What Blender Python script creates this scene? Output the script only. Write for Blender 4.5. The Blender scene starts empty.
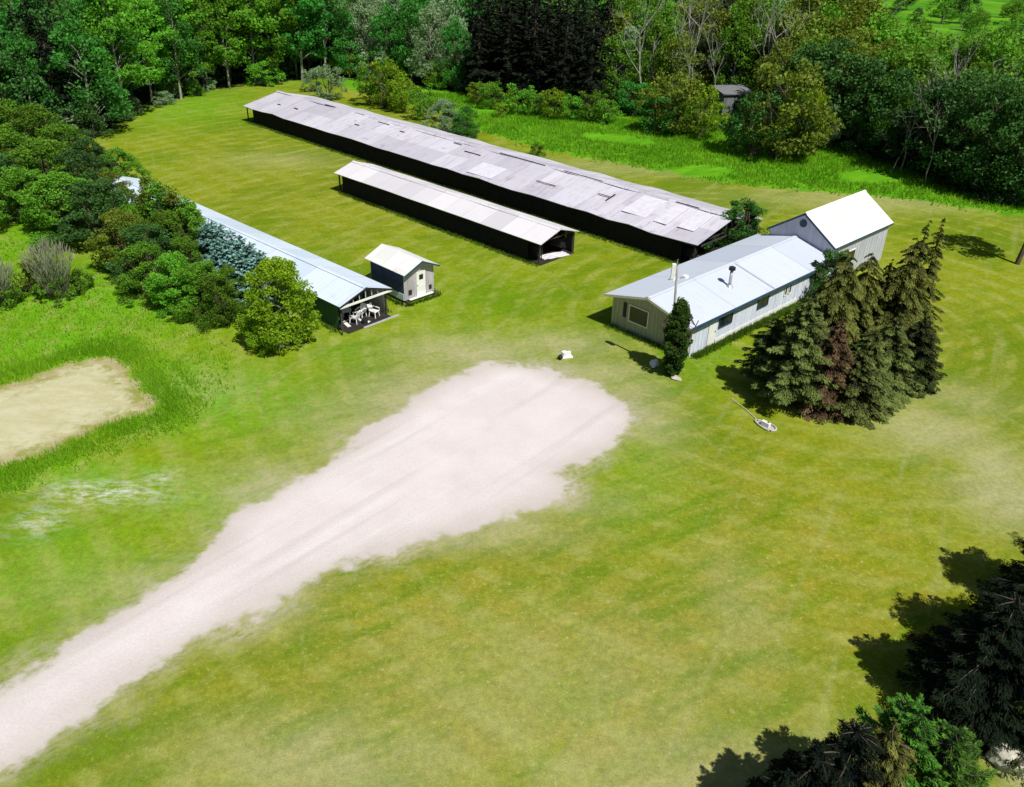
import bpy, math, random
import numpy as np
from mathutils import Vector, Matrix
from mathutils.geometry import delaunay_2d_cdt

PI = math.pi
R = math.radians
sc = bpy.context.scene
col = sc.collection
rng = np.random.default_rng(11)
random.seed(5)

# ------------------------------------------------------------------ camera
F_, PITCH, ROLL, CH = 854.24, R(29.952), R(-1.688), 26.577
cam_d = bpy.data.cameras.new('camera')
cam = bpy.data.objects.new('camera', cam_d)
col.objects.link(cam)
cam_d.sensor_fit = 'HORIZONTAL'
cam_d.sensor_width = 36.0
cam_d.lens = F_ / 1024 * 36
cam_d.clip_start = 0.2
cam_d.clip_end = 6000
cam.matrix_world = Matrix.Translation((0, 0, CH)) @ Matrix.Rotation(PI / 2 - PITCH, 4, 'X') @ Matrix.Rotation(-ROLL, 4, 'Z')
sc.camera = cam


def G(px, py, z=0.0):
    """surveyed ground point for a spot of the photograph"""
    a = (px - 512) / F_; b = (393.5 - py) / F_
    u = a * math.cos(ROLL) + b * math.sin(ROLL)
    up = -a * math.sin(ROLL) + b * math.cos(ROLL)
    y = math.cos(PITCH) + up * math.sin(PITCH)
    zz = -math.sin(PITCH) + up * math.cos(PITCH)
    t = (z - CH) / zz
    return (u * t, y * t)


def Y(x, y, z):
    z = z - CH
    d = y * math.cos(PITCH) - z * math.sin(PITCH)
    up = y * math.sin(PITCH) + z * math.cos(PITCH)
    v = x * math.sin(ROLL) + up * math.cos(ROLL)
    return 393.5 - F_ * v / d


def height_for(x, y, top):
    lo, hi = 0.1, 26.0
    for _ in range(40):
        m = (lo + hi) / 2
        if Y(x, y, m) > top: lo = m
        else: hi = m
    return lo


# ------------------------------------------------------------------ light
SUN_EL, SUN_AZ = 55.0, -52.0          # direction towards the sun, math angle in the xy plane
sd = Vector((math.cos(R(SUN_EL)) * math.cos(R(SUN_AZ)), math.cos(R(SUN_EL)) * math.sin(R(SUN_AZ)), math.sin(R(SUN_EL))))
sun_d = bpy.data.lights.new('sun', 'SUN')
sun_d.energy = 5.0
sun_d.angle = R(0.5)
sun_d.color = (1.0, 0.965, 0.90)
sun = bpy.data.objects.new('sun', sun_d)
sun.rotation_euler = sd.to_track_quat('Z', 'Y').to_euler()
sun.location = (30, -30, 60)
col.objects.link(sun)
w = bpy.data.worlds.new('World'); sc.world = w; w.use_nodes = True
nt = w.node_tree
sky = nt.nodes.new('ShaderNodeTexSky'); sky.sky_type = 'NISHITA'; sky.sun_disc = False
sky.sun_elevation = R(SUN_EL); sky.sun_rotation = R(90 - SUN_AZ)
bg = nt.nodes['Background']; bg.inputs['Strength'].default_value = 0.05
nt.links.new(sky.outputs[0], bg.inputs['Color'])
sc.view_settings.view_transform = 'Standard'
sc.view_settings.look = 'None'
sc.view_settings.exposure = 0
sc.cycles.max_bounces = 5
sc.cycles.transparent_max_bounces = 4


# ------------------------------------------------------------------ node helpers
class NT:
    def __init__(s, name):
        s.m = bpy.data.materials.new(name); s.m.use_nodes = True
        s.t = s.m.node_tree; s.b = s.t.nodes['Principled BSDF']; s.out = s.t.nodes['Material Output']
        s.co = s.t.nodes.new('ShaderNodeTexCoord').outputs['Object']
        s.geo = None

    def n(s, ty, **k):
        nd = s.t.nodes.new(ty)
        for a, v in k.items(): setattr(nd, a, v)
        return nd

    def set(s, sock, v):
        if isinstance(v, bpy.types.NodeSocket): s.t.links.new(v, sock)
        elif isinstance(v, (tuple, list)) and len(v) == 3 and sock.type == 'RGBA': sock.default_value = (*v, 1)
        else: sock.default_value = v

    def noise(s, scale, detail=3, vec=None, rough=.55, stretch=None, rot=0, dist=0):
        v = vec if vec is not None else s.co
        if stretch or rot:
            if rot:
                mp = s.n('ShaderNodeMapping'); s.set(mp.inputs['Vector'], v)
                mp.inputs['Rotation'].default_value = (0, 0, -rot); v = mp.outputs[0]
            mp = s.n('ShaderNodeMapping'); s.set(mp.inputs['Vector'], v)
            mp.inputs['Scale'].default_value = stretch or (1, 1, 1); v = mp.outputs[0]
        nd = s.n('ShaderNodeTexNoise'); s.set(nd.inputs['Vector'], v)
        nd.inputs['Scale'].default_value = scale; nd.inputs['Detail'].default_value = detail
        nd.inputs['Roughness'].default_value = rough; nd.inputs['Distortion'].default_value = dist
        return nd.outputs['Fac']

    def math(s, op, a, b=0.0, c=None, clamp=False):
        nd = s.n('ShaderNodeMath', operation=op); nd.use_clamp = clamp
        s.set(nd.inputs[0], a); s.set(nd.inputs[1], b)
        if c is not None: s.set(nd.inputs[2], c)
        return nd.outputs[0]

    def rng(s, v, a, b, c=0.0, d=1.0, smooth=True):
        nd = s.n('ShaderNodeMapRange'); nd.interpolation_type = 'SMOOTHSTEP' if smooth else 'LINEAR'
        s.set(nd.inputs[0], v)
        for i, q in enumerate((a, b, c, d)): nd.inputs[i + 1].default_value = q
        return nd.outputs[0]

    def mix(s, f, a, b, mode='MIX'):
        nd = s.n('ShaderNodeMix', data_type='RGBA', blend_type=mode)
        s.set(nd.inputs[0], f); s.set(nd.inputs[6], a); s.set(nd.inputs[7], b)
        return nd.outputs[2]

    def attr(s, name):
        return s.n('ShaderNodeAttribute', attribute_name=name).outputs['Fac']

    def bump(s, h, strength=.4, dist=.05):
        nd = s.n('ShaderNodeBump'); s.set(nd.inputs['Height'], h)
        nd.inputs['Strength'].default_value = strength; nd.inputs['Distance'].default_value = dist
        s.t.links.new(nd.outputs[0], s.b.inputs['Normal'])

    def fin(s, colr, rough=.8, metal=0.0, spec=.3):
        s.set(s.b.inputs['Base Color'], colr); s.set(s.b.inputs['Roughness'], rough)
        s.b.inputs['Metallic'].default_value = metal
        s.b.inputs['Specular IOR Level'].default_value = spec
        return s.m


def plain(name, c, var=.25, scale=3, rough=.8, stretch=None, metal=0.0, spec=.3):
    m = NT(name)
    f = m.noise(scale, 4, stretch=stretch)
    f2 = m.noise(scale * 9, 2)
    f = m.math('ADD', m.math('MULTIPLY', f, .7), m.math('MULTIPLY', f2, .3))
    a = tuple(x * (1 - var) for x in c); b = tuple(min(1, x * (1 + var)) for x in c)
    cc = m.mix(m.rng(f, .3, .7), a, b)
    m.bump(f2, .2, .02)
    return m.fin(cc, rough, metal, spec)


def foliage(name, dark, light, trans=.28, hue=.5, scale=.9):
    m = NT(name)
    info = m.n('ShaderNodeObjectInfo').outputs['Random']
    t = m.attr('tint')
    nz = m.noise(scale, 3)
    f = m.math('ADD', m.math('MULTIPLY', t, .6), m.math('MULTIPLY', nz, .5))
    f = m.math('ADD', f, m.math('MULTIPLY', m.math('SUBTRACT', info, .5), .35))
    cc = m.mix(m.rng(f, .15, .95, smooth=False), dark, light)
    hs = m.n('ShaderNodeHueSaturation')
    m.set(hs.inputs['Hue'], m.math('ADD', .485, m.math('MULTIPLY', info, .03)))
    m.set(hs.inputs['Color'], cc)
    cc = hs.outputs[0]
    m.fin(cc, .7 if trans < .13 else .62, 0, .03 if trans < .13 else .2)
    if trans:
        tr = m.n('ShaderNodeBsdfTranslucent'); m.set(tr.inputs[0], m.mix(.5, cc, (light[0] * 1.2, light[1] * 1.1, light[2] * .6)))
        mx = m.n('ShaderNodeMixShader'); mx.inputs[0].default_value = trans
        m.t.links.new(m.b.outputs[0], mx.inputs[1]); m.t.links.new(tr.outputs[0], mx.inputs[2])
        m.t.links.new(mx.outputs[0], m.out.inputs[0])
    return m.m


# ------------------------------------------------------------------ object helpers
def link(name, me, mat=None, parent=None):
    o = bpy.data.objects.new(name, me); col.objects.link(o)
    if mat is not None and me is not None and len(me.materials) == 0: me.materials.append(mat)
    if parent is not None: o.parent = parent
    return o


def thing(name, label, cat, loc=(0, 0, 0), rz=0, group=None):
    o = bpy.data.objects.new(name, None); col.objects.link(o)
    o.location = loc; o.rotation_euler = (0, 0, rz); o.empty_display_size = .3
    o['label'] = label; o['category'] = cat
    if group: o['group'] = group
    return o


def tag(o, label, cat, group=None, kind=None):
    if label: o['label'] = label
    if cat: o['category'] = cat
    if group: o['group'] = group
    if kind: o['kind'] = kind
    return o


def mesh_quads(name, V, F, tint=None, smooth=False, attrs=None):
    """V (n,3), F (m,k) all faces of the same size"""
    me = bpy.data.meshes.new(name)
    V = np.asarray(V, np.float32); F = np.asarray(F, np.int32); k = F.shape[1]
    me.vertices.add(len(V)); me.vertices.foreach_set('co', V.ravel())
    me.loops.add(F.size); me.loops.foreach_set('vertex_index', F.ravel())
    me.polygons.add(len(F)); me.polygons.foreach_set('loop_start', np.arange(0, F.size, k, dtype=np.int32))
    me.polygons.foreach_set('use_smooth', np.full(len(F), smooth, bool))
    me.update(calc_edges=True)
    if tint is not None:
        a = me.attributes.new('tint', 'FLOAT', 'FACE'); a.data.foreach_set('value', np.asarray(tint, np.float32))
    for nm, arr in (attrs or {}).items():
        a = me.attributes.new(nm, 'FLOAT', 'POINT'); a.data.foreach_set('value', np.asarray(arr, np.float32))
    return me


class MB:
    """collects boxes, tubes and sheets for one mesh"""
    def __init__(s): s.v = []; s.f = []

    def add(s, v, f):
        b = len(s.v); s.v += [tuple(p) for p in v]; s.f += [tuple(i + b for i in q) for q in f]; return s

    def box(s, x0, x1, y0, y1, z0, z1):
        v = [(x, y, z) for z in (z0, z1) for y in (y0, y1) for x in (x0, x1)]
        return s.add(v, [(0, 2, 3, 1), (4, 5, 7, 6), (0, 1, 5, 4), (2, 6, 7, 3), (0, 4, 6, 2), (1, 3, 7, 5)])

    def bar(s, a, b, wd, ht=None):
        a, b = Vector(a), Vector(b); ht = ht or wd
        d = (b - a).normalized(); u = d.cross(Vector((0, 0, 1)))
        if u.length < 1e-3: u = Vector((1, 0, 0))
        u.normalize(); q = u.cross(d)
        v = [p + u * i * wd / 2 + q * j * ht / 2 for p in (a, b) for i, j in ((-1, -1), (1, -1), (1, 1), (-1, 1))]
        return s.add(v, [(3, 2, 1, 0), (4, 5, 6, 7), (0, 1, 5, 4), (1, 2, 6, 5), (2, 3, 7, 6), (3, 0, 4, 7)])

    def tube(s, pts, rad, n=8, cap=True):
        V, F = tube(pts, rad, n); b = len(s.v); s.add(V, F)
        if cap:
            s.f.append(tuple(b + len(V) - n + i for i in range(n))); s.f.append(tuple(b + n - 1 - i for i in range(n)))
        return s

    def slab(s, quad, th):
        """quad of four corners (ccw from above) thickened downwards along its normal"""
        q = [Vector(p) for p in quad]; nn = (q[1] - q[0]).cross(q[3] - q[0]).normalized()
        lo = [p - nn * th for p in q]
        return s.add(q + lo, [(0, 1, 2, 3), (7, 6, 5, 4), (0, 4, 5, 1), (1, 5, 6, 2), (2, 6, 7, 3), (3, 7, 4, 0)])

    def build(s, name, mat, parent=None, smooth=False, bevel=0):
        me = bpy.data.meshes.new(name); me.from_pydata(s.v, [], s.f); me.update()
        if smooth: me.polygons.foreach_set('use_smooth', [True] * len(me.polygons))
        o = link(name, me, mat, parent)
        if bevel:
            b = o.modifiers.new('bevel', 'BEVEL'); b.width = bevel; b.segments = 2; b.limit_method = 'ANGLE'
        return o


def tube(pts, rad, n=6):
    P = np.array(pts, float); V = []; F = []
    for i, p in enumerate(P):
        d = P[min(i + 1, len(P) - 1)] - P[max(i - 1, 0)]; d = d / (np.linalg.norm(d) + 1e-9)
        a = np.array([1, 0, 0]) if abs(d[0]) < .8 else np.array([0, 1, 0])
        u = np.cross(d, a); u /= np.linalg.norm(u); q = np.cross(d, u)
        for k in range(n):
            t = 2 * PI * k / n; V.append(p + (u * math.cos(t) + q * math.sin(t)) * rad[i])
    for i in range(len(P) - 1):
        for k in range(n):
            F.append((i * n + k, i * n + (k + 1) % n, (i + 1) * n + (k + 1) % n, (i + 1) * n + k))
    return V, F


# ------------------------------------------------------------------ materials
M = {}
M['bark'] = plain('bark', (.10, .075, .055), .4, 6, .95, (1, 1, .25))
M['pale_bark'] = plain('pale_bark', (.30, .29, .24), .45, 4, .85, (1, 1, .5))
M['dead_wood'] = plain('dead_wood', (.30, .29, .26), .35, 5, .9, (1, 1, .3))
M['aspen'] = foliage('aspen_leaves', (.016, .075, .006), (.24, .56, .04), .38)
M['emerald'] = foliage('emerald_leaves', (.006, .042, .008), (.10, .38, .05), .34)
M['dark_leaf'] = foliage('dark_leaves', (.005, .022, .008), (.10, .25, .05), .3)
M['black_leaf'] = foliage('shade_dark_leaves', (.003, .012, .006), (.035, .075, .025), .15)  # shade at the foot of the right wood put into the leaf colour
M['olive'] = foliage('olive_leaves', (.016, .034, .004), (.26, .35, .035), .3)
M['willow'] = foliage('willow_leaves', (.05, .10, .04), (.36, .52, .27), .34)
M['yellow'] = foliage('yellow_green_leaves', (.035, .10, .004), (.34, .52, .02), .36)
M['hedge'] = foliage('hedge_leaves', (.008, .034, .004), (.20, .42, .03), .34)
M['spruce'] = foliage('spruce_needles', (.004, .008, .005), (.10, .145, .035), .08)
M['black_spruce'] = foliage('black_or_shaded_spruce_needles', (.004, .007, .007), (.016, .026, .012), .03)  # dark spruces of the wood; on the corner crowns the black is painted shade
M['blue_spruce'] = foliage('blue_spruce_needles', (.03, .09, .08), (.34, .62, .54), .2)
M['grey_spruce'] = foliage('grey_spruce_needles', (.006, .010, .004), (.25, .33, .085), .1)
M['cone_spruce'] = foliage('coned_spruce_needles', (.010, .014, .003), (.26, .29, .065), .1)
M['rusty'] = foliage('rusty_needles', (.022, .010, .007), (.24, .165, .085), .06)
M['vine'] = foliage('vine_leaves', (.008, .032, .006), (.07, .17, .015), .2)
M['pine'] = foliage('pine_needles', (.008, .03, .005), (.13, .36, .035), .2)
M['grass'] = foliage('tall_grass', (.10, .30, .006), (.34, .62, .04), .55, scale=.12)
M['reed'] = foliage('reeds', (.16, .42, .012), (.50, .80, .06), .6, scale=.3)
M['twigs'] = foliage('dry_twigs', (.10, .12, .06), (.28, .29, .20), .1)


# ------------------------------------------------------------------ terrain
def poly_world(pix): return np.array([G(*p) for p in pix])


def sdf(P, X, Yy):
    """signed distance, negative inside"""
    d = np.full(X.shape, 1e9); ins = np.zeros(X.shape, bool)
    n = len(P)
    for i in range(n):
        a, b = P[i], P[(i + 1) % n]; e = b - a
        t = np.clip(((X - a[0]) * e[0] + (Yy - a[1]) * e[1]) / (e @ e + 1e-12), 0, 1)
        d = np.minimum(d, np.hypot(X - a[0] - t * e[0], Yy - a[1] - t * e[1]))
        c = ((a[1] > Yy) != (b[1] > Yy)) & (X < (b[0] - a[0]) * (Yy - a[1]) / (b[1] - a[1] + 1e-12) + a[0])
        ins ^= c
    return np.where(ins, -d, d)


def smooth_poly(P, it=2):
    for _ in range(it):
        Q = []
        for i in range(len(P)):
            a, b = P[i], P[(i + 1) % len(P)]
            Q += [a * .75 + b * .25, a * .25 + b * .75]
        P = np.array(Q)
    return P


DRIVE = smooth_poly(poly_world([(-120, 752), (0, 684), (60, 646), (130, 598), (188, 560), (222, 538), (212, 522), (245, 503), (320, 462), (385, 415),
                                (430, 385), (475, 366), (520, 360), (560, 374), (600, 384), (628, 402), (642, 422), (628, 440), (600, 456),
                                (560, 474), (575, 492), (520, 514), (450, 536), (385, 553), (330, 575), (270, 605), (215, 634), (165, 662), (100, 706), (50, 742), (0, 776), (-60, 830)]))
POND = smooth_poly(poly_world([(-60, 390), (0, 386), (22, 380), (60, 364), (98, 355), (126, 360), (140, 385), (166, 410), (130, 420), (100, 428), (80, 440), (50, 455), (10, 466), (-60, 478)]), 1)
MEADOW = smooth_poly(poly_world([(330, 84), (400, 100), (455, 118), (480, 132), (530, 146), (560, 154), (640, 167), (700, 180), (760, 187), (820, 192), (870, 196), (930, 202),
                                 (985, 212), (1100, 226), (1100, 150), (900, 130), (700, 90), (560, 70), (330, 60)]), 1)
LUSH = smooth_poly(poly_world([(-80, 205), (30, 235), (120, 285), (180, 320), (240, 350), (225, 400), (160, 440), (90, 470), (-80, 510)]), 1)


def blob(X, Yy, lst):
    o = np.zeros(X.shape)
    for (px, py, rx, ry, k) in lst:
        c = G(px, py); a = G(px + rx, py); b = G(px, py - ry)
        wx = abs(a[0] - c[0]); wy = abs(b[1] - c[1])
        o = np.maximum(o, k * np.exp(-(((X - c[0]) / wx) ** 2 + ((Yy - c[1]) / wy) ** 2)))
    return o


DRY = [(400, 400, 60, 30, .7), (560, 345, 60, 14, .6), (655, 420, 30, 30, .5), (470, 530, 100, 18, .6), (1000, 470, 40, 40, .7), (960, 400, 50, 20, .4), (470, 352, 75, 16, .75), (600, 372, 50, 14, .6), (640, 395, 34, 20, .5), (262, 482, 50, 26, .5), (330, 760, 150, 50, .55), (110, 590, 90, 30, .25),
       (560, 700, 200, 90, .3), (930, 430, 60, 25, .7), (1010, 500, 50, 30, .8), (700, 780, 200, 60, .5), (200, 390, 60, 20, .25), (870, 200, 120, 10, .45), (640, 168, 130, 8, .35),
       (280, 160, 60, 8, .3), (215, 610, 90, 30, .5), (540, 500, 80, 16, .6), (1015, 760, 26, 30, 1.0), (740, 610, 40, 60, .3), (420, 380, 60, 20, .5), (350, 420, 60, 30, .45)]
CHALK = [(105, 492, 66, 12, .85), (40, 520, 26, 16, .65), (160, 478, 20, 8, .6)]
BRIGHT = [(200, 400, 130, 45, .85), (60, 560, 130, 70, .6), (180, 500, 110, 40, .55), (330, 350, 70, 25, .4), (640, 480, 60, 50, .35), (100, 300, 190, 50, 1), (20, 240, 60, 60, .9), (190, 108, 60, 18, .7), (60, 345, 170, 40, 1), (170, 385, 90, 45, .9), (60, 470, 150, 22, .8), (700, 360, 60, 30, .35), (470, 310, 120, 60, .25)]
OLIVE = [(540, 650, 420, 150, 1.0), (800, 560, 220, 120, 1.0), (900, 300, 80, 90, .5), (300, 190, 140, 50, .4)]


FOREST = smooth_poly(np.concatenate([poly_world([(-60, 150), (0, 146), (60, 142), (112, 134), (140, 107), (170, 102), (200, 92), (240, 85), (300, 80), (345, 76), (400, 82), (450, 90), (500, 96), (560, 106), (620, 112), (650, 120), (700, 126),
        (745, 140), (800, 146), (840, 148), (870, 158), (910, 174), (950, 188), (985, 198), (1030, 208), (1090, 216)]), np.array([(120, 95), (110, 150), (40, 190), (-20, 300), (-260, 330), (-200, 100)])]), 1)


def terrain_attrs(X, Yy):
    return dict(forest=np.clip(sdf(FOREST, X, Yy), -8, 8), drive=np.clip(sdf(DRIVE, X, Yy), -8, 8), pond=np.clip(sdf(POND, X, Yy), -8, 8), meadow=np.clip(sdf(MEADOW, X, Yy), -8, 8),
                dry=blob(X, Yy, DRY), chalk=blob(X, Yy, CHALK), bright=blob(X, Yy, BRIGHT), olive=blob(X, Yy, OLIVE))


BA = R(137)      # axis of the barns


def terrain_material():
    m = NT('terrain')
    # lawn
    n1 = m.noise(.07, 4); n2 = m.noise(.6, 4, rough=.65); n3 = m.noise(3.2, 5, rough=.75)
    n4 = m.noise(16, 2, rough=.7)
    n5 = m.noise(.25, 5, rough=.6, stretch=(1, 3.2, 1), rot=R(30))
    lawn = m.mix(m.rng(m.math('ADD', m.math('MULTIPLY', n1, .6), m.math('MULTIPLY', n5, .4)), .40, .58), (.128, .212, .002), (.238, .285, .008))
    lawn = m.mix(m.math('MULTIPLY', m.attr('olive'), m.rng(n5, .3, .65)), lawn, (.290, .265, .024))
    lawn = m.mix(m.math('MULTIPLY', m.attr('bright'), m.rng(n2, .2, .6, .65, 1)), lawn, (.125, .375, .006))
    # mowing stripes run along the barns
    mp = m.n('ShaderNodeMapping'); m.set(mp.inputs['Vector'], m.co); mp.inputs['Rotation'].default_value = (0, 0, -BA)
    wv = m.n('ShaderNodeTexWave', bands_direction='Y'); m.set(wv.inputs['Vector'], mp.outputs[0])
    wv.inputs['Scale'].default_value = .11; wv.inputs['Distortion'].default_value = 2.4; wv.inputs['Detail'].default_value = 2; wv.inputs['Detail Scale'].default_value = .5
    st = m.math('MULTIPLY', m.rng(wv.outputs['Fac'], .45, .95), m.rng(n1, .42, .6))
    lawn = m.mix(m.math('MULTIPLY', st, .32), lawn, (.30, .36, .06))
    trk = m.noise(.5, 4, stretch=(.12, 1.5, 1), rot=R(62), rough=.6)
    lawn = m.mix(m.rng(trk, .54, .72, 0, .5), lawn, (.33, .34, .10))
    trk2 = m.noise(.9, 4, stretch=(.09, 1.6, 1), rot=R(112), rough=.6)
    lawn = m.mix(m.rng(trk2, .56, .74, 0, .4), lawn, (.30, .33, .09))
    mot = m.noise(1.5, 5, rough=.75)
    lawn = m.mix(m.rng(mot, .42, .66, 0, .45), lawn, (.135, .17, .003))
    fk = m.noise(4.5, 5, rough=.8)
    lawn = m.mix(m.math('MULTIPLY', m.rng(fk, .54, .68, 0, .75), m.math('ADD', m.math('MULTIPLY', m.attr('olive'), .8), .25)), lawn, (.46, .46, .18))
    mp2 = m.n('ShaderNodeMapping'); m.set(mp2.inputs['Vector'], m.co); mp2.inputs['Location'].default_value = (-22, -58, 0)
    rg = m.n('ShaderNodeTexWave', wave_type='RINGS', rings_direction='Z'); m.set(rg.inputs['Vector'], mp2.outputs[0])
    rg.inputs['Scale'].default_value = .15; rg.inputs['Distortion'].default_value = 3.0; rg.inputs['Detail'].default_value = 3; rg.inputs['Detail Scale'].default_value = .35
    lawn = m.mix(m.math('MULTIPLY', m.rng(rg.outputs['Fac'], .55, .98), m.rng(n5, .40, .62, 0, .42)), lawn, (.34, .37, .09))
    # dry and thin turf
    dryf = m.math('MULTIPLY', m.attr('dry'), m.rng(m.math('ADD', m.math('MULTIPLY', n2, .6), m.math('MULTIPLY', n5, .4)), .32, .56, .45, 1.15))
    lawn = m.mix(dryf, lawn, (.42, .40, .20))
    lawn = m.mix(m.rng(n2, .35, .72, 0, .35), lawn, m.mix(.5, lawn, (.12, .18, .004)))
    # speckle of blades
    sp = m.math('ADD', m.math('MULTIPLY', n3, .55), m.math('MULTIPLY', n4, .45))
    lawn = m.mix(1.0, lawn, m.mix(m.rng(sp, .3, .7, smooth=False), (.56, .60, .54), (1.36, 1.32, 1.5)), 'MULTIPLY')
    # meadow
    md = m.math('ADD', m.attr('meadow'), m.rng(n2, .2, .8, -1.2, 1.2))
    mcol = m.mix(m.rng(n5, .3, .7), (.07, .25, .005), (.14, .38, .01))
    lawn = m.mix(m.rng(md, -.8, .4, 1, 0), lawn, mcol)
    sx = m.n('ShaderNodeSeparateXYZ'); m.set(sx.inputs[0], m.co)
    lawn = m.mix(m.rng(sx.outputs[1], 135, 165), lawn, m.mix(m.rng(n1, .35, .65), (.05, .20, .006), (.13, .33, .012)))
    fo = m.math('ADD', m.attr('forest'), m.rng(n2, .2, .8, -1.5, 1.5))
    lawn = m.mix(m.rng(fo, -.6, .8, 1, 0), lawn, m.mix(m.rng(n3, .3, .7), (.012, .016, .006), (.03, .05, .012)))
    # chalk scatter
    ch = m.math('MULTIPLY', m.attr('chalk'), m.rng(m.noise(1.1, 5, rough=.75, stretch=(1, 2.2, 1)), .40, .66))
    lawn = m.mix(ch, lawn, (.62, .64, .56))
    # gravel
    gn = m.noise(.32, 5, rough=.65); gs = m.noise(9, 3, rough=.8)
    ga = m.noise(.5, 3, stretch=(.10, 1.2, 1), rot=R(48))
    grav = m.mix(m.rng(gn, .2, .8), (.62, .56, .55), (.71, .65, .645))
    grav = m.mix(m.rng(ga, .5, .7, 0, .35), grav, (.80, .75, .74))
    rut = m.noise(.9, 2, stretch=(.05, 1.3, 1), rot=R(50))
    grav = m.mix(m.rng(rut, .52, .70, 0, .3), grav, (.46, .41, .385))
    grav = m.mix(m.rng(m.attr('drive'), -2.2, -.1, 0, .55), grav, (.47, .42, .37))
    grav = m.mix(1.0, grav, m.mix(gs, (.74, .74, .74), (1.2, 1.2, 1.2)), 'MULTIPLY')
    wob = m.math('ADD', m.rng(m.noise(.35, 3), .2, .8, -.9, .9, False), m.rng(m.noise(1.6, 4, rough=.7), .2, .8, -.45, .45, False))
    dd = m.math('ADD', m.math('ADD', m.attr('drive'), wob), -.12)
    halo = m.math('MULTIPLY', m.math('MULTIPLY', m.rng(dd, -.5, 1.7, 1, 0), m.rng(m.noise(.16, 3), .40, .58, .3, 1)), m.rng(m.noise(2.2, 4, rough=.75, stretch=(1, 2, 1), rot=R(40)), .36, .62, .15, 1))
    base = m.mix(halo, lawn, (.44, .395, .30))
    base = m.mix(m.math('MULTIPLY', m.rng(dd, -.55, .1, 1, 0), m.rng(m.math('ADD', dd, m.math('MULTIPLY', gs, 2.0)), .2, 1.5, 1, .35)), base, grav)
    # dried pond
    mud = m.mix(m.rng(m.noise(.5, 5, rough=.7, stretch=(1, 2.5, 1)), .3, .7), (.47, .44, .25), (.57, .54, .36))
    mud = m.mix(m.rng(m.noise(2.2, 4, rough=.7, stretch=(1, 3, 1)), .62, .74, 0, .5), mud, (.17, .12, .05))
    pp = m.math('ADD', m.attr('pond'), m.math('MULTIPLY', m.math('SUBTRACT', m.noise(.8, 4), .5), 2.2))
    ring = m.math('MULTIPLY', m.rng(pp, -1.6, -.3), m.rng(pp, -.2, .3, 1, 0))
    mud = m.mix(m.math('MULTIPLY', ring, .45), mud, (.23, .15, .03))
    mud = m.mix(m.math('MULTIPLY', m.rng(m.attr('pond'), -3.0, -.2), m.rng(m.noise(.9, 5, rough=.7), .45, .6)), mud, (.25, .27, .05))
    mud = m.mix(1.0, mud, m.mix(m.noise(5, 4, rough=.8), (.8, .8, .8), (1.15, 1.15, 1.15)), 'MULTIPLY')
    base = m.mix(m.rng(pp, -.35, .15, 1, 0), base, mud)
    m.bump(m.math('ADD', m.math('MULTIPLY', n3, .6), m.math('MULTIPLY', n4, .4)), .35, .06)
    return m.fin(base, .95, 0, .1)


M['terrain'] = terrain_material()

xs = np.unique(np.concatenate([-np.geomspace(75, 3000, 40)[::-1], np.arange(-75, 75.01, .5), np.geomspace(75, 3000, 40)]))
ys = np.unique(np.concatenate([-np.geomspace(5, 600, 8)[::-1], np.arange(0, 16, 2), np.arange(16, 135.01, .5), np.geomspace(135, 4000, 60)]))
X, Yg = np.meshgrid(xs, ys)
nx, ny = len(xs), len(ys)
idx = np.arange(nx * ny).reshape(ny, nx)
Fq = np.stack([idx[:-1, :-1], idx[:-1, 1:], idx[1:, 1:], idx[1:, :-1]], -1).reshape(-1, 4)
Vq = np.stack([X.ravel(), Yg.ravel(), np.zeros(X.size)], -1)
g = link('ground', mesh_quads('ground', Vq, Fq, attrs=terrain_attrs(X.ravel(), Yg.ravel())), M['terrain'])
g['kind'] = 'structure'


def sheet(name, P, z, step=.5, jitter=.22, seed=1):
    r = np.random.default_rng(seed)
    pts = []
    for i in range(len(P)):
        a, b = P[i], P[(i + 1) % len(P)]; n = max(1, int(np.linalg.norm(b - a) / .45))
        e = (b - a) / (np.linalg.norm(b - a) + 1e-9); nn = np.array([-e[1], e[0]])
        for k in range(n): pts.append(a + (b - a) * k / n + nn * r.normal(0, jitter))
    pts = np.array(pts); nb = len(pts)
    gx, gy = np.meshgrid(np.arange(P[:, 0].min(), P[:, 0].max(), step), np.arange(P[:, 1].min(), P[:, 1].max(), step))
    gx, gy = gx.ravel(), gy.ravel(); s = sdf(pts, gx, gy); k = s < -.3
    allp = [Vector(p) for p in pts] + [Vector((a, b)) for a, b in zip(gx[k], gy[k])]
    vv, ee, ff, *_ = delaunay_2d_cdt(allp, [], [list(range(nb))], 1, 1e-4)
    V = np.array([(p[0], p[1], z) for p in vv]); Ff = np.array([f if len(f) == 3 else f[:3] for f in ff])
    a, b, c = V[Ff[:, 0]], V[Ff[:, 1]], V[Ff[:, 2]]
    flip = np.cross(b - a, c - a)[:, 2] < 0; Ff[flip] = Ff[flip][:, ::-1]
    o = link(name, mesh_quads(name, V, Ff, attrs=terrain_attrs(V[:, 0], V[:, 1])), M['terrain']); o['kind'] = 'structure'
    return o


sheet('gravel_drive', DRIVE, .004, seed=2)
sheet('dry_pond_bed', POND, .004, jitter=.15, seed=3)


# ------------------------------------------------------------------ foliage generators
def diamonds(C, D, U, ln, wd):
    """leaf faces: centre, long direction, side direction"""
    a = C - D * ln[:, None] / 2; b = C + U * wd[:, None] / 2; c = C + D * ln[:, None] / 2; d = C - U * wd[:, None] / 2
    V = np.stack([a, b, c, d], 1).reshape(-1, 3)
    return V, np.arange(len(V)).reshape(-1, 4)


def unit(a): return a / (np.linalg.norm(a, axis=-1, keepdims=True) + 1e-9)


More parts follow.
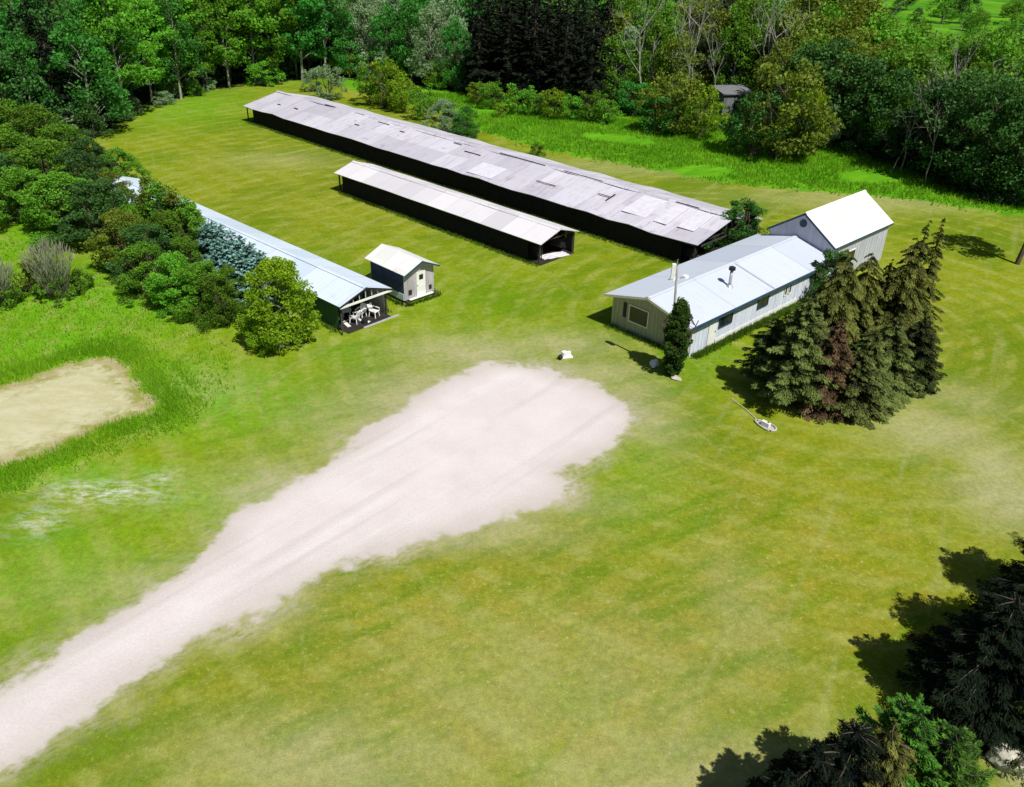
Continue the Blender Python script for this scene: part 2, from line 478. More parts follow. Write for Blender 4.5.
def crown_mesh(name, r, H, base, rad, clumps, per, cr, ls, shape='oval', top=1.0, drop=0):
    C = []
    g = r.uniform(0, 6.28, 4)
    for _ in range(clumps * 6):
        if len(C) >= clumps: break
        t = r.uniform(0, 1); a = r.uniform(0, 2 * PI)
        if shape == 'oval': prof = math.sin(PI * (.08 + .90 * t) ** .8) ** .6
        elif shape == 'dome': prof = math.sqrt(max(0, 1 - (t * .97) ** 2.2))
        elif shape == 'column': prof = min(1, .5 + .9 * t) * (1 - t ** 3.2) ** .8
        elif shape == 'fan': prof = .35 + .65 * math.sin(PI * min(1, t * .8 + .05))
        lob = 1 + .22 * math.sin(2 * a + g[0] + 3 * t) + .16 * math.sin(3 * a + g[1] - 4 * t)
        q = rad * prof * lob * (r.uniform(.25, 1) ** .5)
        C.append((math.cos(a) * q, math.sin(a) * q, base + (H - base) * t * (1 - .12 * (q / rad) ** 2)))
    C = np.array(C); csz = cr * r.uniform(.6, 1.3, len(C)); cb = r.uniform(0, 1, len(C))
    n = len(C) * per
    k = np.repeat(np.arange(len(C)), per)
    d = unit(r.normal(size=(n, 3))); d[:, 2] = d[:, 2] * .75 + .1
    off = d * (csz[k] * r.uniform(.3, 1.0, n) ** .6)[:, None]
    P = C[k] + off
    P[:, 2] = np.maximum(P[:, 2], .08)
    D = unit(r.normal(size=(n, 3)) + np.array([0, 0, -drop]) + off * .6); U = unit(np.cross(D, unit(r.normal(size=(n, 3)) + d * .3)))
    ln = ls * r.uniform(.6, 1.4, n); V, Fv = diamonds(P, D, U, ln, ln * r.uniform(.5, .85, n))
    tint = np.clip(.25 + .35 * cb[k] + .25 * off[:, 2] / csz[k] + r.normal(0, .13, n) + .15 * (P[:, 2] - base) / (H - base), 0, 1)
    return mesh_quads(name, V, Fv, tint), C


def limbs(H, base, tr, C, r, stems=1, frac=.5, lean=.03):
    m = MB()
    for s in range(stems):
        a = r.uniform(0, 6.28); sp = (0 if stems == 1 else .25)
        bx, by = math.cos(a) * sp, math.sin(a) * sp
        ex, ey = (r.normal(0, lean * H), r.normal(0, lean * H)) if stems == 1 else (math.cos(a) * H * .18, math.sin(a) * H * .18)
        top = max(base + (H - base) * .75, H * .4)
        pts = [(bx + ex * t ** 1.5, by + ey * t ** 1.5, -.1 + (top + .1) * t) for t in np.linspace(0, 1, 6)]
        m.tube(pts, [tr * (1.25 - .25 * min(1, t * 6)) * (1 - .8 * t) + .012 for t in np.linspace(0, 1, 6)], 6)
        sel = r.choice(len(C), max(2, int(len(C) * frac / stems)), replace=False)
        for c in C[sel]:
            z0 = min(top * .9, max(base * .7, c[2] - np.hypot(c[0], c[1]) * .8)); t = max(0, min(1, z0 / top))
            p0 = np.array([bx + ex * t ** 1.5, by + ey * t ** 1.5, z0]); mid = (p0 + c) / 2 + np.array([0, 0, .1 * H * .3])
            m.tube([p0, mid, c], [tr * .34 * (1 - t * .5), tr * .2, .012], 4, False)
    return m


def tri_spruce(name, r, H, R0, dens=1.0, droop=.35, sl=.45, sw=.14, narrow=.85, low=.06, hang=.5):
    """whorls of drooping boughs, each a fan of needle sprays"""
    Pc, Dd, Uu, Ln, Wd, Tt = [], [], [], [], [], []
    z = low * H; br = MB()
    while z < H * .985:
        f = z / H; L = R0 * (1 - f) ** narrow * (.55 + .45 * min(1, (f - low) / .12 + .5)) + .12
        nb = int(5 + 3 * (1 - f)); a0 = r.uniform(0, 6.28)
        for k in range(nb):
            a = a0 + 2 * PI * k / nb + r.normal(0, .22); l = L * r.uniform(.55, 1.25); zz = z + r.normal(0, .02 * H)
            cd = np.array([math.cos(a), math.sin(a), 0]); sd_ = np.array([-cd[1], cd[0], 0])
            n = max(6, int(l * 24 * dens)); t = r.uniform(.05, 1, n) ** .7; dr = droop * r.uniform(.7, 1.3)
            arch = zz + l * (.18 * t - dr * t ** 1.6)
            side = np.clip(r.normal(0, .6, n), -1, 1) * .42 * l * (1.12 - t) ** .8 * np.minimum(1, t * 2.5)
            P = cd * (l * t)[:, None] + sd_ * side[:, None]; P[:, 2] = arch - abs(side) * .35 - r.uniform(0, .10, n)
            D = unit(r.normal(0, .28, (n, 3)) + cd * (.9) + sd_ * (np.sign(side) * r.uniform(.1, .9, n))[:, None] + np.array([0, 0, -1]) * (hang * r.uniform(.1, 1.2, n))[:, None])
            U = unit(np.cross(D, np.array([0, 0, 1.0]) + r.normal(0, .35, (n, 3))))
            Pc.append(P); Dd.append(D); Uu.append(U)
            Ln.append(sl * r.uniform(.6, 1.3, n) * (.55 + .45 * min(1, l))); Wd.append(sw * r.uniform(.7, 1.3, n))
            Tt.append(np.clip(-.15 + .95 * t ** 1.5 + r.normal(0, .12, n) + r.uniform(-.2, .2), 0, 1))  # inner shade and sunlit tips put into the needle tint
            if l > .5: br.tube([(0, 0, zz), tuple(cd * l * .5 + np.array([0, 0, zz + l * (.09 - dr * .33)])), tuple(cd * l * .92 + np.array([0, 0, zz + l * (.16 - dr * .88)]))], [.03, .02, .008], 3, False)
        z += max(.22, H * .05) * r.uniform(.7, 1.3) / (dens ** .2)
    # leader
    n = 14; P = np.zeros((n, 3)); P[:, 2] = np.linspace(H * .93, H, n); Pc.append(P)
    Dd.append(unit(r.normal(0, .5, (n, 3)) + np.array([0, 0, 1]))); Uu.append(unit(r.normal(size=(n, 3)))); Ln.append(np.full(n, sl * .6)); Wd.append(np.full(n, sw * .8)); Tt.append(np.full(n, .6))
    Pc, Dd, Uu = map(np.concatenate, (Pc, Dd, Uu)); Ln, Wd, Tt = map(np.concatenate, (Ln, Wd, Tt))
    Pc[:, 2] = np.maximum(Pc[:, 2], .05)
    V, Fv = diamonds(Pc, Dd, Uu, Ln, Wd)
    V[:, 2] = np.maximum(V[:, 2], .02)
    br.tube([(0, 0, -.1), (0, 0, H * .5), (0, 0, H * .97)], [.02 * H + .02, .012 * H, .01], 7)
    return mesh_quads(name, V, Fv, Tt), br


def bare_tree(r, H, tr):
    m = MB()

    def grow(p, d, l, rad, dep):
        n = 4; pts = [p]; q = np.array(p); dd = d
        for i in range(n):
            dd = unit(dd + r.normal(0, .10, 3) + np.array([0, 0, .05])); q = q + dd * l / n; pts.append(q.copy())
        m.tube(pts, [rad * (1 - .6 * i / n) for i in range(n + 1)], 5 if dep == 0 else 4, False)
        if dep < 3:
            for _ in range(3 if dep else 6):
                i = r.integers(1 if dep else 2, n + 1)
                nd = unit(dd + r.normal(0, .6, 3) + np.array([0, 0, .25])); grow(pts[i], nd, l * r.uniform(.35, .6), rad * .42, dep + 1)
    grow(np.array([0, 0, -.1]), np.array([0, 0, 1.0]), H * .8, tr, 0)
    return m


def proto(kind, i):
    r = np.random.default_rng(abs(hash_(kind)) + i * 17)
    if kind == 'aspen':
        H = 14; me, C = crown_mesh('crown', r, H, 2.2 + .7 * (i % 3), 2.8, 78, 85, .85, .30); return me, limbs(H, 3.5, .13, C, r, 1, .5, .02), H
    if kind == 'broad':
        H = 11; me, C = crown_mesh('crown', r, H, 1.6, 3.6, 60, 85, 1.05, .32); return me, limbs(H, 1.5, .2, C, r, 1, .5), H
    if kind == 'willow':
        H = 6; me, C = crown_mesh('crown', r, H, .5, 2.6, 44, 75, .75, .26, 'fan', drop=.3); return me, limbs(H, .4, .08, C, r, 5, .8), H
    if kind == 'bush':
        H = 3; me, C = crown_mesh('crown', r, H, .15, 1.7, 34, 90, .5, .17, 'dome'); return me, limbs(H, .2, .05, C, r, 4, .7), H
    if kind == 'nearbush':
        H = 5; me, C = crown_mesh('crown', r, H, .3, 2.3, 85, 190, .52, .135, 'dome'); return me, limbs(H, .3, .08, C, r, 4, .7), H
    if kind == 'spire':
        H = 5; me, C = crown_mesh('crown', r, H, .4, 1.0, 50, 100, .36, .16, 'column'); return me, limbs(H, .3, .05, C, r, 3, .6), H
    if kind == 'spruce':
        H = 14; me, b = tri_spruce('crown', r, H, 2.7, .75, .4, .55, .2, .9); return me, b, H
    if kind == 'blue':
        H = 5; me, b = tri_spruce('crown', r, H, .85, 2.0, -.4, .30, .08, .8); return me, b, H
    if kind == 'bare':
        H = 11; return None, bare_tree(r, H, .13), H


def hash_(s): return sum(ord(c) * (i + 3) for i, c in enumerate(s)) % 9973


CACHE = {}
COUNTN = [0]


def get(kind, mat, barkm, i):
    k = (kind, mat, barkm, i)
    if k not in CACHE:
        k2 = (kind, i)
        if k2 not in CACHE:
            me, b, H = proto(kind, i)
            bm = bpy.data.meshes.new('trunk'); bm.from_pydata([tuple(v) for v in b.v], [], b.f); bm.update()
            CACHE[k2] = (me, bm, H)
        me, bm, H = CACHE[k2]
        if me is not None: me = me.copy(); me.materials.append(M[mat])
        bm = bm.copy(); bm.materials.append(M[barkm])
        CACHE[k] = (me, bm, H)
    return CACHE[k]


def plant(name, kind, mat, bark, var, loc, H, W, label, cat, group=None, tilt=(0, 0), parts=('crown', 'trunk')):
    me, bm, H0 = get(kind, mat, bark, var)
    t = thing(name, label, cat, (loc[0], loc[1], 0), random.uniform(0, 6.28), group)
    s = H / H0
    t.scale = (s * W, s * W, s)
    if me is not None: link(parts[0], me, None, t)
    link(parts[1], bm, None, t)
    return t


# ------------------------------------------------------------------ buildings
def roof_material(name, a, b, pl, pw, rust=(.2, .18, .17), rustamt=.25, rough=.55, streak=.3, spec=.4):
    m = NT(name)
    sep = m.n('ShaderNodeSeparateXYZ'); m.set(sep.inputs[0], m.co)
    fx = m.math('FLOOR', m.math('DIVIDE', sep.outputs[0], pl)); fy = m.math('FLOOR', m.math('DIVIDE', sep.outputs[1], pw))
    cb = m.n('ShaderNodeCombineXYZ'); m.set(cb.inputs[0], fx); m.set(cb.inputs[1], fy)
    wn = m.n('ShaderNodeTexWhiteNoise', noise_dimensions='2D'); m.set(wn.inputs['Vector'], cb.outputs[0])
    big = m.noise(.12, 3)
    f = m.math('ADD', m.math('MULTIPLY', wn.outputs['Value'], .6), m.math('MULTIPLY', big, .5))
    c = m.mix(m.rng(f, .25, .85), a, b)
    st = m.noise(1.0, 5, stretch=(3.5, .35, 1), rough=.7)
    c = m.mix(m.rng(st, .5, .78, 0, rustamt), c, rust)
    d2 = m.noise(.7, 5, rough=.75)
    c = m.mix(m.rng(d2, .55, .75, 0, rustamt * .8), c, tuple(x * .9 for x in rust))
    # sheet laps
    gx = m.math('FRACT', m.math('DIVIDE', sep.outputs[0], pl)); lx = m.rng(m.math('ABSOLUTE', m.math('SUBTRACT', gx, .5)), .47, .5, 0, .30)
    c = m.mix(lx, c, tuple(x * .5 for x in a))
    wv = m.n('ShaderNodeTexWave', bands_direction='X'); m.set(wv.inputs['Vector'], m.co); wv.inputs['Scale'].default_value = 1.3
    m.bump(m.math('ADD', wv.outputs['Fac'], m.math('MULTIPLY', d2, .6)), .25, .03)
    return m.fin(c, rough, .0, spec)


M['barn_roof'] = roof_material('weathered_barn_tin', (.50, .48, .555), (.64, .62, .695), 3.4, 2.75, (.30, .26, .30), .85)
M['white_tin'] = roof_material('pale_shed_tin', (.60, .58, .62), (.74, .72, .76), 2.4, 9, (.5, .47, .50), .22)
M['bright_tin'] = roof_material('bright_tin', (.72, .72, .70), (.80, .80, .77), 1.4, 1.3, (.50, .48, .44), .5)
M['blue_tin'] = roof_material('blue_white_tin', (.56, .66, .78), (.66, .75, .86), 2.6, 9, (.42, .5, .58), .45)
M['house_tin'] = roof_material('house_roof_tin', (.53, .585, .69), (.59, .645, .745), 5.2, 9, (.42, .45, .52), .4)
M['tin_patch'] = plain('lighter_tin_patch', (.68, .66, .74), .10, 2, .5)
M['dark_gap'] = plain('dark_gap', (.02, .018, .03), .3, 3)
M['old_post'] = plain('weathered_post', (.05, .045, .04), .4, 5, .9, (1, 1, .3))
M['dark_board'] = plain('dark_boards', (.02, .016, .02), .5, 2, .9, (6, 1, .3))
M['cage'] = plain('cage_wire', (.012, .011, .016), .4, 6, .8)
M['cream'] = plain('cream_siding', (.36, .37, .27), .18, 1.2, .85, (3, 3, .4))
M['white_siding'] = plain('white_siding', (.62, .67, .78), .14, 1.0, .8, (3, 3, .4))
M['white_paint'] = plain('white_paint', (.78, .78, .76), .08, 2, .6)
M['grey_siding'] = plain('grey_siding', (.44, .46, .52), .15, 1.2, .8, (3, 3, .4))
M['lilac_siding'] = plain('lilac_gable', (.52, .52, .61), .12, 1.2, .8, (3, 3, .4))  # grey lilac wall colour of the annex gables
M['green_board'] = plain('green_boards', (.04, .11, .05), .3, 1.5, .85, (6, 1, .4))
M['shade_board'] = plain('shade_blue_boards', (.05, .065, .16), .2, 1.5, .85)  # white wall with the shade of the eave put into its colour
M['grey_board'] = plain('grey_boards', (.42, .40, .42), .22, 1.4, .9, (8, 1, .4))
M['trim'] = plain('navy_trim_and_shade', (.03, .07, .12), .25, 3, .5)
M['cream_trim'] = plain('cream_fascia', (.62, .62, .50), .12, 3, .6)
M['glass'] = plain('dark_glass', (.012, .016, .02), .3, .6, .12, spec=.6)
M['concrete'] = plain('concrete', (.42, .40, .36), .15, 2, .9)
M['steel'] = plain('galvanised_pipe', (.45, .46, .50), .2, 4, .45, metal=.3)
M['black'] = plain('black_metal', (.02, .02, .025), .3, 4, .6)
M['stone'] = plain('pale_stone', (.50, .48, .40), .25, 5, .9)
M['white_plastic'] = plain('white_plastic', (.80, .80, .82), .06, 4, .5)
M['tarp'] = plain('grey_tarp', (.40, .42, .44), .15, 2, .7)
M['shade_panel'] = plain('black_shade_panel', (.006, .005, .009), .5, 1.5, .95)
M['dirt'] = plain('shade_dark_dirt', (.03, .025, .022), .4, 2, .95)  # earth floors coloured near black for the shade under the roofs
M['dead_shed'] = plain('grey_old_boards', (.17, .18, .19), .35, 2, .9, (6, 1, .4))


def roof_geo(L, W, he, hr, th=.05, x0=0, seed=0, sag=0.0, seg=1):
    """gable roof; ridge along x from x0, eaves at y=+-W/2"""
    r = np.random.default_rng(seed); m = MB()
    xs_ = np.linspace(x0, x0 + L, seg + 1); dz = r.normal(0, sag, (seg + 1, 3))
    for s in (-1, 1):
        for i in range(seg):
            e0 = (xs_[i], s * W / 2, he + dz[i][0 if s < 0 else 2]); e1 = (xs_[i + 1], s * W / 2, he + dz[i + 1][0 if s < 0 else 2])
            r0 = (xs_[i], 0, hr + dz[i][1]); r1 = (xs_[i + 1], 0, hr + dz[i + 1][1])
            q = [e0, e1, r1, r0] if s < 0 else [r0, r1, e1, e0]
            m.slab(q, th)
    return m


def gable_wall(m, x, W, zb, he, hr, th=.1, drop=.08):
    """wall across the end at x with a gable top that stays under the roof"""
    h = he - drop; k = hr - drop
    f = [(x, -W / 2, zb), (x, W / 2, zb), (x, W / 2, h), (x, 0, k), (x, -W / 2, h)]
    b = [(x + th, y, z) for _, y, z in f]
    n = 5
    m.add(f + b, [(4, 3, 2, 1, 0), (5, 6, 7, 8, 9)] + [(i, (i + 1) % n, n + (i + 1) % n, n + i) for i in range(n)])


def slope_z(W, he, hr, y): return hr - (hr - he) * abs(y) / (W / 2)


# ---- long barn
def open_shed(name, label, cat, org, th, L, W, he, hr, roofm, posts, seed, sag, seg, cages=True, cover_back=True, front=True):
    t = thing(name, label, cat, (org[0], org[1], 0), th)
    roof_geo(L, W, he, hr, .05, 0, seed, sag, seg).build('roof', roofm, t)
    cap = MB()
    for i in range(seg):
        a, b = L * i / seg + .05, L * (i + 1) / seg - .03
        cap.slab([(a, -.22, hr - .02), (b, -.22, hr - .02), (b, 0, hr + .06 + sag), (a, 0, hr + .06 + sag)], .015)
        cap.slab([(a, 0, hr + .063 + sag), (b, 0, hr + .063 + sag), (b, .22, hr - .02), (a, .22, hr - .02)], .015)
    cap.build('ridge_cap', roofm, t)
    yi = W / 2 - .35
    for s in (-1, 1):
        bm = MB(); z = slope_z(W, he, hr, yi) - .2; bm.box(.3, L - .3, s * yi - .05, s * yi + .05, z - .12, z); bm.build('eave_beam', M['old_post'], t)
    n = posts
    for i in range(n):
        x = .4 + (L - .8) * i / (n - 1)
        for s in (-1, 1):
            pm = MB(); z = slope_z(W, he, hr, yi) - .325
            pm.box(x - .06, x + .06, s * yi - .06, s * yi + .06, 0, z); pm.build('post', M['old_post'], t)
        tm = MB(); z = he - .1
        tm.bar((x + .11, -yi, z), (x + .11, yi, z), .08, .1)
        tm.bar((x + .11, -yi, z + .06), (x + .11, -.05, hr - .16), .07, .08); tm.bar((x + .11, yi, z + .06), (x + .11, .05, hr - .16), .07, .08)
        tm.build('truss', M['old_post'], t)
    if cages:
        rows = [(-yi + .5, -yi + 1.3), (yi - 1.3, yi - .5)] if W > 7 else [(-yi + .35, -yi + 1.0), (yi - 1.0, yi - .35)]
        for (a, b) in rows:
            cm = MB(); x = .9
            while x < L - 2.5:
                cm.box(x, x + 2.2, a, b, .55, 1.35)
                cm.box(x + .05, x + .11, a + .05, a + .11, 0, .55); cm.box(x + 2.0, x + 2.06, b - .11, b - .05, 0, .55)
                x += 2.3
            cm.build('cage_row', M['cage'], t)
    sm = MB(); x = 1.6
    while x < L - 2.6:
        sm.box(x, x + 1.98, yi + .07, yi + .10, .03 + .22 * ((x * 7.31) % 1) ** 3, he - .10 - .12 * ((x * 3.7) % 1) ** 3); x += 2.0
    sm.build('side_shade', M['shade_panel'], t)  # no real screens: dark panels added for the black shade under the eave
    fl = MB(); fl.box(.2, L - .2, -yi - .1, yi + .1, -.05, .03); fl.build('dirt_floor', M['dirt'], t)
    if cover_back:
        bw = MB(); k = 0; x = .3
        while x < L - .5:
            bw.box(x, x + .95, -yi - .10, -yi - .065, .05, he - .12 + (k % 3) * .02); x += 1.0; k += 1
        bw.build('back_wall', M['dark_board'], t)
    return t


O = (18.80, 71.93)
barn = open_shed('long_barn', 'longest open-sided barn with patchy weathered grey tin roof', 'barn', O, R(136.64), 71.5, 10.9, 2.08, 3.32, M['barn_roof'], 26, 4, .05, 30)


def on_slope(x, y, W, he, hr, off=.012): return (x, y, slope_z(W, he, hr, y) + off)


def patch_on(parent, rects, W, he, hr, mat, name, off=.05, th=.02):
    for (x0, x1, y0, y1, sk) in rects:
        m = MB(); q = [on_slope(x0 + (sk if 1 else 0), y0, W, he, hr, off), on_slope(x1 + sk, y0, W, he, hr, off), on_slope(x1, y1, W, he, hr, off), on_slope(x0, y1, W, he, hr, off)]
        m.slab(q, th).build(name, mat, parent)


BW = (10.9, 2.08, 3.32)
patch_on(barn, [(1.6, 3.3, .5, 3.7, 0), (4.3, 5.7, .45, 3.9, 0), (6.7, 9.3, .4, 3.8, 0), (25.0, 28.5, 2.6, 5.0, 0)], *BW, M['tin_patch'], 'roof_patch', .075)
# dark gaps and lifted sheets
rr = np.random.default_rng(8)
gaps = [(11.7, 11.85, 1.6, 3.0, 0), (11.9, 13.3, 2.2, 2.32, 0), (3.5, 6.0, .06, .2, 0), (14.5, 19.5, .05, .17, 0), (22, 28.5, .05, .2, 0), (34, 35.3, .5, .62, 0), (43, 43.8, 1.2, 1.35, 0),
        (46.5, 48.6, .6, .7, 0), (50, 50.9, 2.4, 2.52, 0), (58, 60.2, .08, .24, 0), (62.5, 63.4, 2.7, 2.85, 0), (66.2, 66.9, 2.9, 3.05, 0), (30, 32.5, 1.5, 1.62, 0), (52, 57, .06, .16, 0), (18, 20.5, 3.0, 3.1, 0)]
patch_on(barn, gaps, *BW, M['dark_gap'], 'roof_gap', .085, .01)
# ends of the near gable: tie boards and a leaning board
m = MB(); m.bar((-.02, -4.9, 1.95), (-.02, 4.9, 1.95), .06, .16); m.bar((-.02, 1.2, 2.0), (-.02, 1.2, 3.0), .05, .1); m.bar((-.02, -1.2, 2.0), (-.02, -1.2, 3.0), .05, .1)
m.build('gable_tie', M['old_post'], barn)
m = MB(); m.bar((.2, -2.4, .5), (.3, 2.6, .9), .05, .25); m.build('end_rail', M['dark_board'], barn)

med = open_shed('open_shed', 'narrow open-sided shed with pale tin roof in front of the longest barn', 'shed', (3.72, 69.30), R(137.1), 28.6, 5.0, 2.0, 2.75, M['white_tin'], 13, 9, .012, 10)

# ---- pale blue shed at the left
LL = 38.0
lt = thing('long_shed', 'long pale blue roofed shed with green wall beside the bushes', 'shed', (-10.69, 55.68, 0), R(138.11))
Wl, hel, hrl = 4.75, 2.08, 2.85
roof_geo(LL, Wl, hel, hrl, .05, -.35, 5, .008, 10).build('roof', M['blue_tin'], lt)
m = MB(); m.slab([(-.33, -.18, hrl - .0), (LL - .4, -.18, hrl - .0), (LL - .4, 0, hrl + .05), (-.33, 0, hrl + .05)], .012); m.slab([(-.33, 0, hrl + .053), (LL - .4, 0, hrl + .053), (LL - .4, .18, hrl), (-.33, .18, hrl)], .012)
m.build('ridge_cap', M['blue_tin'], lt)
yl = Wl / 2 - .28
m = MB(); x = .25
while x < LL - 1:
    m.box(x, x + .28, yl, yl + .04, .05, hel - .02); x += .285
m.build('wall', M['green_board'], lt)['label'] = 'green board wall on the long side'
m = MB(); x = .4
while x < LL - 1:
    m.box(x, x + .58, -yl - .04, -yl, .05, hel - .02); x += .6
m.build('wall', M['grey_board'], lt)
m = MB(); gable_wall(m, LL - .9, Wl - .56, 0, hel + .02, hrl - .02, .08); m.build('wall', M['white_siding'], lt)
m = MB(); m.box(5.2, 5.3, -yl + .02, yl - .02, 0, hel - .15); m.build('partition', M['dark_board'], lt)
for s in (-1, 1):
    for x in (.1, 2.6):
        m = MB(); m.box(x - .06, x + .06, s * (yl - .08) - .06, s * (yl - .08) + .06, 0, hel - .05); m.build('post', M['old_post'], lt)
m = MB(); m.bar((-.30, -Wl / 2 + .05, hel - .12), (-.30, Wl / 2 - .05, hel - .12), .05, .16); m.build('tie_beam', M['white_paint'], lt)
m = MB()
for y in (-1.1, -.55, 0, .55, 1.1): m.bar((-.2, y, hel - .05), (-.2, y, slope_z(Wl, hel, hrl, y) - .08), .05, .06)
m.build('gable_studs', M['grey_board'], lt)
m = MB(); m.slab([(-.37, -Wl / 2, hel - .0), (-.34, -Wl / 2, hel - .0), (-.34, 0, hrl), (-.37, 0, hrl)], .12); m.slab([(-.37, 0, hrl), (-.34, 0, hrl), (-.34, Wl / 2, hel), (-.37, Wl / 2, hel)], .12)
m.build('bargeboard', M['dark_board'], lt)
m = MB(); m.box(-.6, 5.1, -yl + .1, yl - .1, -.05, .05); m.build('floor_slab', M['dirt'], lt)
m = MB(); m.bar((-.2, yl + .05, 1.5), (-.5, yl + .35, .05), .09); m.build('brace', M['old_post'], lt)


def loc_world(t, x, y, z=0): return t.matrix_basis @ Vector((x, y, z))


# white garden chairs and planks stored in the open end
def chair(p, rz, lab):
    t = thing('garden_chair', lab, 'chair', p, rz, 'white garden chairs stored in the shed end')
    MB().box(-.28, .28, -.26, .26, .40, .45).build('seat', M['white_plastic'], t, bevel=.02)
    MB().bar((-.27, 0, .42), (-.42, 0, .95), .52, .04).build('backrest', M['white_plastic'], t, bevel=.01)
    for s in (-1, 1):
        a = MB(); a.bar((-.3, s * .29, .66), (.28, s * .29, .63), .07, .035); a.bar((.25, s * .29, .61), (.25, s * .29, .42), .04, .04); a.build('armrest', M['white_plastic'], t)
        for x in (-.24, .24):
            MB().bar((x, s * .22, .40), (x * 1.2, s * .26, 0), .05).build('leg', M['white_plastic'], t)
    return t


for (x, y, rz, lab) in [(.5, .55, .4, 'white garden chair nearest the green wall in the open shed end'), (.9, -.35, 1.9, 'white garden chair in the middle of the open shed end'),
                        (.35, -1.1, 3.4, 'white garden chair beside the far post of the open shed end'), (1.8, .3, 2.6, 'white garden chair deepest inside the open shed end')]:
    p = loc_world(lt, x, y, .05); chair(p, R(138.11) + rz, lab)
for (x0, y0, x1, y1, z, lab) in [(.2, 1.3, 1.9, .9, .18, 'long white board leaning among the stored garden chairs'), (-.2, -.2, 1.2, .3, .12, 'short white board lying on the slab edge of the open shed')]:
    a, b = loc_world(lt, x0, y0), loc_world(lt, x1, y1); c = (a + b) / 2; t = MB()
    L2 = (b - a).length; t.box(-L2 / 2, L2 / 2, -.14, .14, .05, .09)
    o = t.build('white_board', M['white_paint']); o.location = (c.x, c.y, 0); o.rotation_euler = (0, 0, math.atan2(b.y - a.y, b.x - a.x)); tag(o, lab, 'board')
p = loc_world(lt, -.05, .1); t = MB(); t.tube([(0, 0, 0), (0, 0, .32)], [.22, .24], 14)
o = t.build('tub', M['black']); o.location = (p.x, p.y, .05); tag(o, 'round black tub on the slab at the open shed end', 'tub')
# pale plank on the grass in front
a = G(366, 322); t = MB(); t.box(-1.6, 1.6, -.08, .08, 0, .06)
o = t.build('plank', M['grey_board']); q = G(382, 316); o.location = ((a[0] + q[0]) / 2 + .6, (a[1] + q[1]) / 2 - .4, 0); o.rotation_euler = (0, 0, math.atan2(q[1] - a[1], q[0] - a[0])); tag(o, 'weathered plank lying on the grass outside the open shed end', 'plank')

# ---- small shed
st = thing('small_shed', 'small white roofed shed on skids with a white door', 'shed', (-6.98, 60.0, 0), R(135.8))
Ls, Ws, hs, hrs = 4.9, 3.45, 2.42, 3.18
roof_geo(Ls, Ws, hs, hrs, .05, 0, 3, 0, 1).build('roof', M['bright_tin'], st)
xa, xb, ya = .45, 4.55, Ws / 2 - .27
z0 = .22
m = MB(); m.box(xa + .06, xb - .06, ya - .06, ya, z0, hs + .02); m.build('wall', M['shade_board'], st)['label'] = 'long side wall coloured dark blue for eave shade'
m = MB(); m.box(xa + .06, xb - .06, -ya, -ya + .06, z0, hs + .02); m.build('wall', M['grey_board'], st)
m = MB(); gable_wall(m, xa, ya * 2, z0, hs + .09, hrs - .02, .06, .1)
yb = -ya + .12
while yb < ya:
    if abs(yb + .15) > .5: m.box(xa - .02, xa + .001, yb, yb + .03, z0, hs - .1)
    yb += .2
m.build('wall', M['grey_board'], st)['label'] = 'grey upright board wall with the door'
m = MB(); gable_wall(m, xb - .06, ya * 2, z0, hs + .09, hrs - .02, .06, .1); m.build('wall', M['grey_board'], st)
m = MB(); m.box(xa - .05, xa - .022, -.58, .28, z0 + .05, 2.2); d = m.build('door', M['white_paint'], st)
m = MB(); m.box(xa - .065, xa - .052, -.36, .02, 1.55, 1.95); m.build('pane', M['glass'], d)
m = MB(); m.box(xa - .10, xa - .052, .18, .22, 1.1, 1.16); m.build('handle', M['black'], d)
m = MB(); m.box(xa - .04, xa - .003, .75, 1.05, .55, .95); m.build('vent', M['black'], st)
m = MB(); m.box(xa - .04, xa - .003, -1.2, -.95, .5, .85); m.build('vent', M['black'], st)
m = MB(); m.slab([(-.03, -Ws / 2, hs), (0, -Ws / 2, hs), (0, 0, hrs), (-.03, 0, hrs)], .13); m.slab([(-.03, 0, hrs), (0, 0, hrs), (0, Ws / 2, hs), (-.03, Ws / 2, hs)], .13)
m.build('bargeboard', M['trim'], st)
for s in (-1, 1):
    m = MB(); m.box(xa - .3, xb + .1, s * (ya - .15) - .1, s * (ya - .15) + .1, 0, .21); m.build('skid', M['old_post'], st)
m = MB(); m.box(xa + .04, xb - .04, ya + .003, ya + .04, z0, z0 + .5); m.build('skirting_or_lit_foot', M['blue_tin'], st)  # no real skirting: pale strip painting the sunlit foot of the wall
m = MB(); m.box(xa - .28, xa - .06, -1.2, 1.1, .212, .27); m.build('step', M['white_paint'], st)

# ---- house
ht = thing('farmhouse', 'long single-storey house with blue white tin roof and stove pipe', 'house', (9.04, 53.82, 0), R(44.5))
Lh, Wh, hh, hrh = 19.7, 7.55, 2.45, 3.40
roof_geo(Lh, Wh, hh, hrh, .07, 0, 2, .004, 4).build('roof', M['house_tin'], ht)
m = MB(); m.slab([(.02, -.2, hrh + .0), (Lh - .02, -.2, hrh + .0), (Lh - .02, 0, hrh + .05), (.02, 0, hrh + .05)], .01); m.slab([(.02, 0, hrh + .053), (Lh - .02, 0, hrh + .053), (Lh - .02, .2, hrh), (.02, .2, hrh)], .01)
m.build('ridge_cap', M['house_tin'], ht)
yh = Wh / 2 - .38; xf = .55
m = MB(); gable_wall(m, xf, yh * 2, 0, hh + .09, hrh - .02, .12, .12)
yb = -yh + .1
while yb < yh - .05:
    m.box(xf - .022, xf + .001, yb, yb + .045, 0, slope_z(Wh, hh, hrh, yb) - .16); yb += .32
front = m.build('wall', M['cream'], ht); front['label'] = 'cream upright board gable wall'
